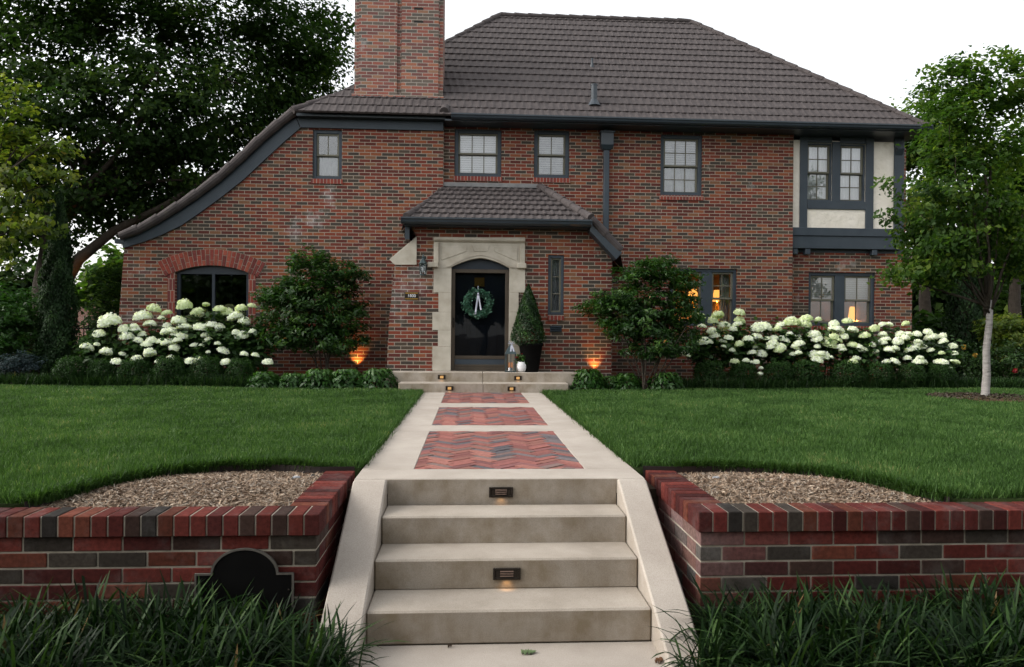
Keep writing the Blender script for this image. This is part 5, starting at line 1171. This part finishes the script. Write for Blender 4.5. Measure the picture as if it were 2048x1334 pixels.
# right hand background planting
shrub((W(2020, 760, 17.3)[0], 17.3, ZB), [E_(2015, 665, 17.3, 60, 40, .7), E_(2060, 690, 17.3, 60, 50, .7)], 170, 26, .11, .12, .06, 'maple', 'light green shrub glowing behind the pale trunk at right', 'shrub', nstem=4)
def rose(px, py, Y, lab, mat, nf):
    b = (W(px, 765, Y)[0], Y, ZB); t = shrub(b, [E_(px, py, Y, 34, 40, .4), E_(px+18, py+18, Y, 30, 26, .4)], 90, 20, .08, .07, .035, 'hyd', lab, 'shrub', 'flowering_shrub', 4, .01)
    for k in range(nf):
        n = 26; x, z = W(px+random.uniform(-28, 40), py+random.uniform(-34, 22), Y-.38); o = link('flower', leaves(sphere_pts(n)*.045, sphere_pts(n), .05, .045, None, None, 'flower'), M[mat], t, (x-b[0], -.36+random.uniform(-.05, .05), z-ZB))
rose(2018, 720, 16.3, 'dark rose shrub with red flowers at the right edge', 'red', 2)
rose(1950, 722, 16.6, 'small shrub with yellow flowers left of the pale trunk', 'yellow', 2)

# ------------------------------------------------------------------ trees
def tree(name, base, r0, htrunk, envs, ncl, per, spread, L, Wd, mat, label, cat='tree', nlimb=14, bark='bark', r1=None, group=None, fork=None, bias=.5):
    t = thing(name, base, label, cat, group); ev = local(envs, base); C = clumps(ev, ncl, bias); ctr = np.mean([e[0] for e in ev], 0)
    link('crown', crown(C, per, spread, L, Wd, ctr, 'crown', .6, .55), M[mat], t)
    m = MB(); top = Vector((random.uniform(-.1, .1), random.uniform(-.1, .1), htrunk)); r1 = r1 or r0*.6
    bw = r0*.28; m.tube([(0, 0, -.1), (0, 0, .0), (r0*.05, 0, .10), (top.x*.1+bw, 0, htrunk*.25), (top.x*.3-bw*.4, top.y*.3, htrunk*.5), (top.x*.7+bw*.7, top.y*.7, htrunk*.76), top], [r0*1.7, r0*1.42, r0*1.1, r0*.98, (r0+r1)/2, r1*1.08, r1], 14)
    o = m.build('trunk', M[bark], t, local=True, smooth=True)
    lm = MB()
    for i in range(nlimb):
        e = ev[i % len(ev)]; c = np.array(e[0])+sphere_pts(1)[0]*np.array(e[1])*.55
        h0 = htrunk*random.uniform(.86, 1.0); pts = limb(lm, (top.x*h0/htrunk, top.y*h0/htrunk, h0-.03), tuple(c), r1*random.uniform(.38, .62), r1*.07, .13, 7, 7)
        for k in range(3):
            a = pts[random.randint(3, 6)]; q = C[np.argmin(((C-np.array(a))**2).sum(1)+rng.random(len(C))*1.5)]; limb(lm, a, tuple(q), r1*.12, r1*.03, .1, 4, 5)
    lm.build('limbs', M[bark if fork is None else fork], t, local=True, smooth=True)
    return t
# young pale-trunked tree on the right of the lawn
def pale_bark():
    t = NT('pale_bark'); v = obj_co(t); mp = t.new('Mapping'); mp.inputs['Scale'].default_value = (4, 4, 16); t.l(v, mp.inputs[0])
    n = t.noise(1.6, 4, mp.outputs[0], .6); c = t.ramp(n.outputs[0], [(.31, (.09, .08, .07, 1)), (.40, (.21, .195, .185, 1)), (.7, (.30, .285, .27, 1))]).outputs[0]
    t.pbsdf(c, .85, t.bump(n.outputs[0], .5, .02), 0, .2); return t.m
M['pale'] = pale_bark()
tb = G(1970, 800, .82); Y = tb[1]
young = [E_(px, py, Y, rx, ry, .8) for px, py, rx, ry in ((1960, 175, 70, 80), (1895, 150, 34, 40), (2040, 190, 60, 85), (1885, 325, 52, 40), (1905, 260, 60, 45), (1975, 300, 90, 60), (1900, 215, 40, 30), (1880, 400, 74, 52), (2000, 420, 95, 80), (1930, 480, 110, 55), (1845, 480, 62, 50), (2050, 520, 70, 60), (1880, 545, 85, 32), (1800, 550, 30, 14))]
young.append(E_(1775, 370, Y, 12, 30, .15)); young.append(E_(1772, 430, Y, 14, 26, .15))
yt = tree('young_tree', (tb[0], tb[1], .82), .066, W(1970, 600, Y)[1]-.82, young, 520, 30, .115, .10, .062, 'young', 'young leafy tree with a pale smooth trunk on the right lawn', nlimb=16, bark='pale', r1=.052, fork='bark', bias=.6)
m = MB(); zt = W(1970, 610, Y)[1]; m.tube([(tb[0], tb[1], zt-.08), (tb[0]+.03, tb[1], zt+.7), (tb[0]+.10, tb[1]+.05, zt+1.8), (tb[0]+.05, tb[1], zt+3.6)], [.050, .042, .030, .01], 9); m.build('leader', M['bark'], yt, smooth=True)
mb = MB().lathe([(.95, .0), (.85, .06), (.3, .075), (.05, .075)], (tb[0], tb[1], .824), 30); o = mb.build('tree_mulch', M['bed'], smooth=True); tag(o, 'dark mulch ring round the base of the young tree', 'mulch', kind='stuff')
n = 1400; a = rng.uniform(0, 6.28, n); r_ = 1.0*np.sqrt(rng.random(n)); P = np.stack([tb[0]+r_*np.cos(a), tb[1]+r_*np.sin(a)*.8, .90-.03*r_+.03*rng.random(n)], 1)
me = leaves(P, np.array([0, 0, 1.])+rng.normal(size=(n, 3))*.5, .07, .02, None, None, 'chips'); cc = CH_[rng.choice(6, n)]*.22; cc[:, 3] = 1
a_ = me.attributes.new('Col', 'FLOAT_COLOR', 'FACE'); a_.data.foreach_set('color', cc.astype(np.float32).ravel()); tag(link('tree_mulch', me, M['chip']), 'dark shredded bark lying round the young tree', 'mulch', kind='stuff')
# great dark tree behind the left wing
Y = 21.5; bx = W(92, 745, Y)[0]
big = [E_(px, py, Y+dy, rx, ry, d) for px, py, rx, ry, dy, d in ((60, 60, 200, 170, 0, 3), (300, 40, 220, 150, 1, 3), (520, 60, 160, 130, 1.5, 2.5), (180, 230, 200, 130, -.5, 3), (400, 210, 170, 110, .5, 2.5), (590, 150, 110, 90, 2, 2), (30, 330, 150, 120, 0, 2.5), (320, 340, 140, 80, 1, 2), (470, 300, 90, 60, 1.5, 2), (655, 90, 60, 95, 2.5, 1.5), (620, 185, 80, 50, 2, 1.5), (540, 250, 80, 50, 1.5, 1.5), (250, 400, 90, 50, 1, 2), (420, 380, 60, 40, 1, 1.5), (180, 420, 110, 60, 0, 2), (-120, 200, 150, 250, 0, 3), (0, -160, 300, 150, 0, 3), (400, -150, 300, 150, 1, 3), (350, 420, 70, 36, 1, 1.5), (20, 470, 100, 60, 0, 2))]
tree('shade_tree', (bx, Y, ZB), .42, 4.6, big, 1050, 90, .31, .16, .10, 'oak', 'huge dark spreading shade tree behind the swooping left roof', nlimb=16, r1=.28)
m = MB(); m.tube([(W(120, 590, Y)[0], Y-.1, W(120, 590, Y)[1]), (W(160, 520, Y)[0], Y-.1, W(160, 520, Y)[1]), (W(232, 462, Y)[0], Y-.1, W(232, 462, Y)[1]), (W(330, 410, Y)[0], Y, W(330, 410, Y)[1]), (W(440, 330, Y)[0], Y+.4, W(440, 330, Y)[1])], [.19, .16, .12, .08, .04], 10)
o = [q for q in bpy.data.objects if q.name == 'shade_tree'][0]; m.build('limbs', M['bark'], o, smooth=True)
uplight(W(150, 700, 20.6)[0], 20.4, ZB, (W(150, 500, 21.3)[0], 21.3, W(150, 495, 21.3)[1]), 420, 'garden uplight aimed into the low limb of the shade tree', 16)
# yellow-green maple reaching in at the left edge
Y = 14.6
mp_ = [E_(px, py, Y, rx, ry, .7) for px, py, rx, ry in ((15, 195, 42, 50), (40, 280, 62, 42), (100, 300, 52, 28), (50, 355, 85, 36), (115, 345, 40, 20), (30, 420, 70, 42), (80, 460, 48, 26), (-70, 300, 60, 150), (10, 500, 46, 30))]
tree('maple_tree', (W(-110, 760, Y)[0], Y, ZB), .11, 2.6, mp_, 170, 20, .10, .12, .08, 'maple', 'yellow green maple branches reaching in at the left edge', nlimb=12, r1=.08)
# background trees
def bg(px, py, Y, rx, ry, mat, lab, ncl=130, per=34, L=.34):
    bx = W(px, 740, Y)[0]; ev = [E_(px, py, Y, rx, ry, rx*Y/F*.7), E_(px-rx*.4, py+ry*.3, Y, rx*.6, ry*.6), E_(px+rx*.45, py+ry*.25, Y, rx*.6, ry*.65)]
    tree('background_tree', (bx, Y, ZB), .22, max(1.2, (W(px, py+ry*.6, Y)[1]-ZB)), ev, ncl, per, .30, L, L*.6, mat, lab, nlimb=7, group='trees behind the garden')
bg(1862, 268, 27, 88, 104, 'young', 'airy light green tree behind the young tree', 230, 28, .2)
bg(2030, 380, 23, 90, 150, 'young', 'taller green tree filling the gap behind the young tree', 200, 28, .24)
bg(1850, 420, 24, 50, 60, 'maple', 'light green foliage just past the corner of the house', 90, 26, .2)
bg(1880, 560, 26, 80, 110, 'oak', 'dark bushy tree behind the right corner of the house', 220)
bg(1990, 600, 30, 90, 70, 'young', 'mid green tree in the gap left of the grey neighbour roof', 160)
bg(2110, 450, 27, 90, 170, 'oak', 'dark tree at the right edge behind the young tree', 240)
bg(1850, 690, 22, 60, 60, 'oak', 'low dark bush behind the right end of the hydrangeas', 110)
bg(1990, 715, 20.5, 100, 45, 'oak', 'dark hedge like bush behind the rose shrub', 150)
bg(25, 590, 33, 120, 70, 'oak', 'distant dark tree behind the left shrub', 170)
bg(215, 560, 36, 60, 60, 'young', 'pale distant tree glowing in the gap left of the house', 60, 24, .4)
bg(-60, 690, 20, 120, 60, 'oak', 'dark bush filling the far left edge', 120)
# neighbours and fence
NH = thing('neighbour_house', (W(205, 740, 44)[0], 48, ZB), 'pinkish brick neighbour house seen past the juniper', 'house')
x0, x1 = W(120, 700, 44)[0], W(330, 700, 44)[0]; zt = W(200, 596, 44)[1]
MB().box(x0, x1, 44, 52, ZB, zt).build('wall', M['brick_far'], NH, uv=True)
MB().add([(x0-.4, 43.6, zt), (x1+.4, 43.6, zt), (x1+.4, 52.4, zt), (x0-.4, 52.4, zt), (x0+3, 48, zt+1.6), (x1-3, 48, zt+1.6)], [(0, 1, 5, 4), (1, 2, 5), (2, 3, 4, 5), (3, 0, 4), (0, 3, 2, 1)]).build('roof', M['tile'], NH)
q = rect(190, 528, 206, 600, 45); MB().box(q[0], q[1], 44.9, 45.6, q[2]-1, q[3]).build('chimney', M['brick_far'], NH, uv=True)
NG = thing('neighbour_house', (W(2040, 740, 46)[0], 50, ZB), 'grey gabled neighbour house glimpsed through the right trees', 'house')
x0, x1 = W(1960, 600, 46)[0], W(2200, 600, 46)[0]; zt = W(2030, 600, 46)[1]; zr = W(2030, 535, 46)[1]
MB().box(x0, x1, 46, 54, ZB, zt).build('wall', M['stucco'], NG)
MB().add([(x0-.5, 45.5, zt), (x1+.5, 45.5, zt), (x1+.5, 54.5, zt), (x0-.5, 54.5, zt), (x0-.5, 50, zr), (x1+.5, 50, zr)], [(0, 1, 5, 4), (2, 3, 4, 5), (3, 0, 4), (1, 2, 5), (0, 3, 2, 1)]).build('roof', M['flash'], NG)
Y = 19.5; fa, fb = W(150, 660, Y)[0], W(262, 660, Y)[0]; z0, z1 = ZB, W(200, 648, Y)[1]
FN = thing('iron_fence', ((fa+fb)/2, Y, ZB), 'black iron picket fence between the juniper and the house', 'fence')
for z in (z0+.15, z1-.12): MB().box(fa, fb, Y-.012, Y+.012, z-.015, z+.015).build('rail', M['black'], FN)
for i in range(13):
    x = fa+(fb-fa)*i/12; MB().tube([(x, Y-.025, z0), (x, Y-.025, z1-.05), (x, Y-.025, z1+.04)], [.011, .011, .002], 6).build('picket', M['black'], FN)
# unseen street trees, mirrored in the windows; kerbside ones added to shade the walls
for i, (x, y, hh, rr) in enumerate(((-5.0, -2.7, 4.4, 3.4), (6.2, -2.8, 4.4, 3.4), (.6, -4.2, 4.8, 3.3), (-15, -13, 4.6, 4.6), (-5, -14, 4.4, 4.6), (5.5, -14, 4.6, 4.6), (16, -13, 4.6, 4.6))):
    ev = [((x+dx*rr*.6, y+dy*rr*.5, hh+dz*rr*.4), (rr*.62, rr*.6, rr*.5)) for dx, dy, dz in ((0, 0, .6), (-1, 0, 0), (1, 0, 0), (0, 1, -.2), (0, -1, -.2))]
    tree('unseen_street_tree', (x, y, -.03), .22, hh*.42, ev, 300, 30, .42, .5, .32, 'oak', ('unseen kerbside tree added for shade opposite the left lawn', 'unseen kerbside tree added for shade opposite the right lawn', 'unseen kerbside tree added for shade facing the front walk', 'broad tree across the road far left', 'broad tree across the road left of the walk', 'broad tree across the road right of the walk', 'broad tree across the road far right')[i], nlimb=9, r1=.14, group='street trees across from the house')

# ------------------------------------------------------------------ sky and sun
SUN_EL, SUN_AZ = R(34), R(-96)                     # high at the left
w = bpy.data.worlds.new('World'); S.world = w; w.use_nodes = True; nt = w.node_tree; nt.nodes.clear()
sky = nt.nodes.new('ShaderNodeTexSky'); sky.sky_type = 'NISHITA'; sky.sun_disc = False; sky.sun_elevation = SUN_EL; sky.sun_rotation = SUN_AZ; sky.air_density = 1.2; sky.dust_density = 4; sky.ozone_density = 1
hsv = nt.nodes.new('ShaderNodeHueSaturation'); hsv.inputs['Saturation'].default_value = .25
bgn = nt.nodes.new('ShaderNodeBackground'); bgn.inputs[1].default_value = .13; ow = nt.nodes.new('ShaderNodeOutputWorld')
nt.links.new(sky.outputs[0], hsv.inputs['Color']); veil = nt.nodes.new('ShaderNodeMix'); veil.data_type = 'RGBA'; veil.blend_type = 'ADD'; veil.inputs[0].default_value = 1; veil.inputs[7].default_value = (1.72, 1.69, 1.62, 1)   # thin even cloud
nt.links.new(hsv.outputs[0], veil.inputs[6]); nt.links.new(veil.outputs[2], bgn.inputs[0]); nt.links.new(bgn.outputs[0], ow.inputs[0])
sl = bpy.data.lights.new('sun', 'SUN'); sl.energy = .5; sl.angle = R(30); sl.color = (1, .93, .84); so = bpy.data.objects.new('sun', sl); COL.objects.link(so)
d = Vector((math.sin(SUN_AZ)*math.cos(SUN_EL), math.cos(SUN_AZ)*math.cos(SUN_EL), math.sin(SUN_EL)))
so.rotation_euler = d.to_track_quat('Z', 'Y').to_euler(); so.location = d*60
S.view_settings.view_transform = 'Standard'; S.view_settings.look = 'None'; S.view_settings.exposure = 1.03; S.view_settings.gamma = 1
S.cycles.max_bounces = 8; S.cycles.transparent_max_bounces = 16; S.cycles.diffuse_bounces = 4; S.cycles.sample_clamp_indirect = 6
S.cycles.use_denoising = True
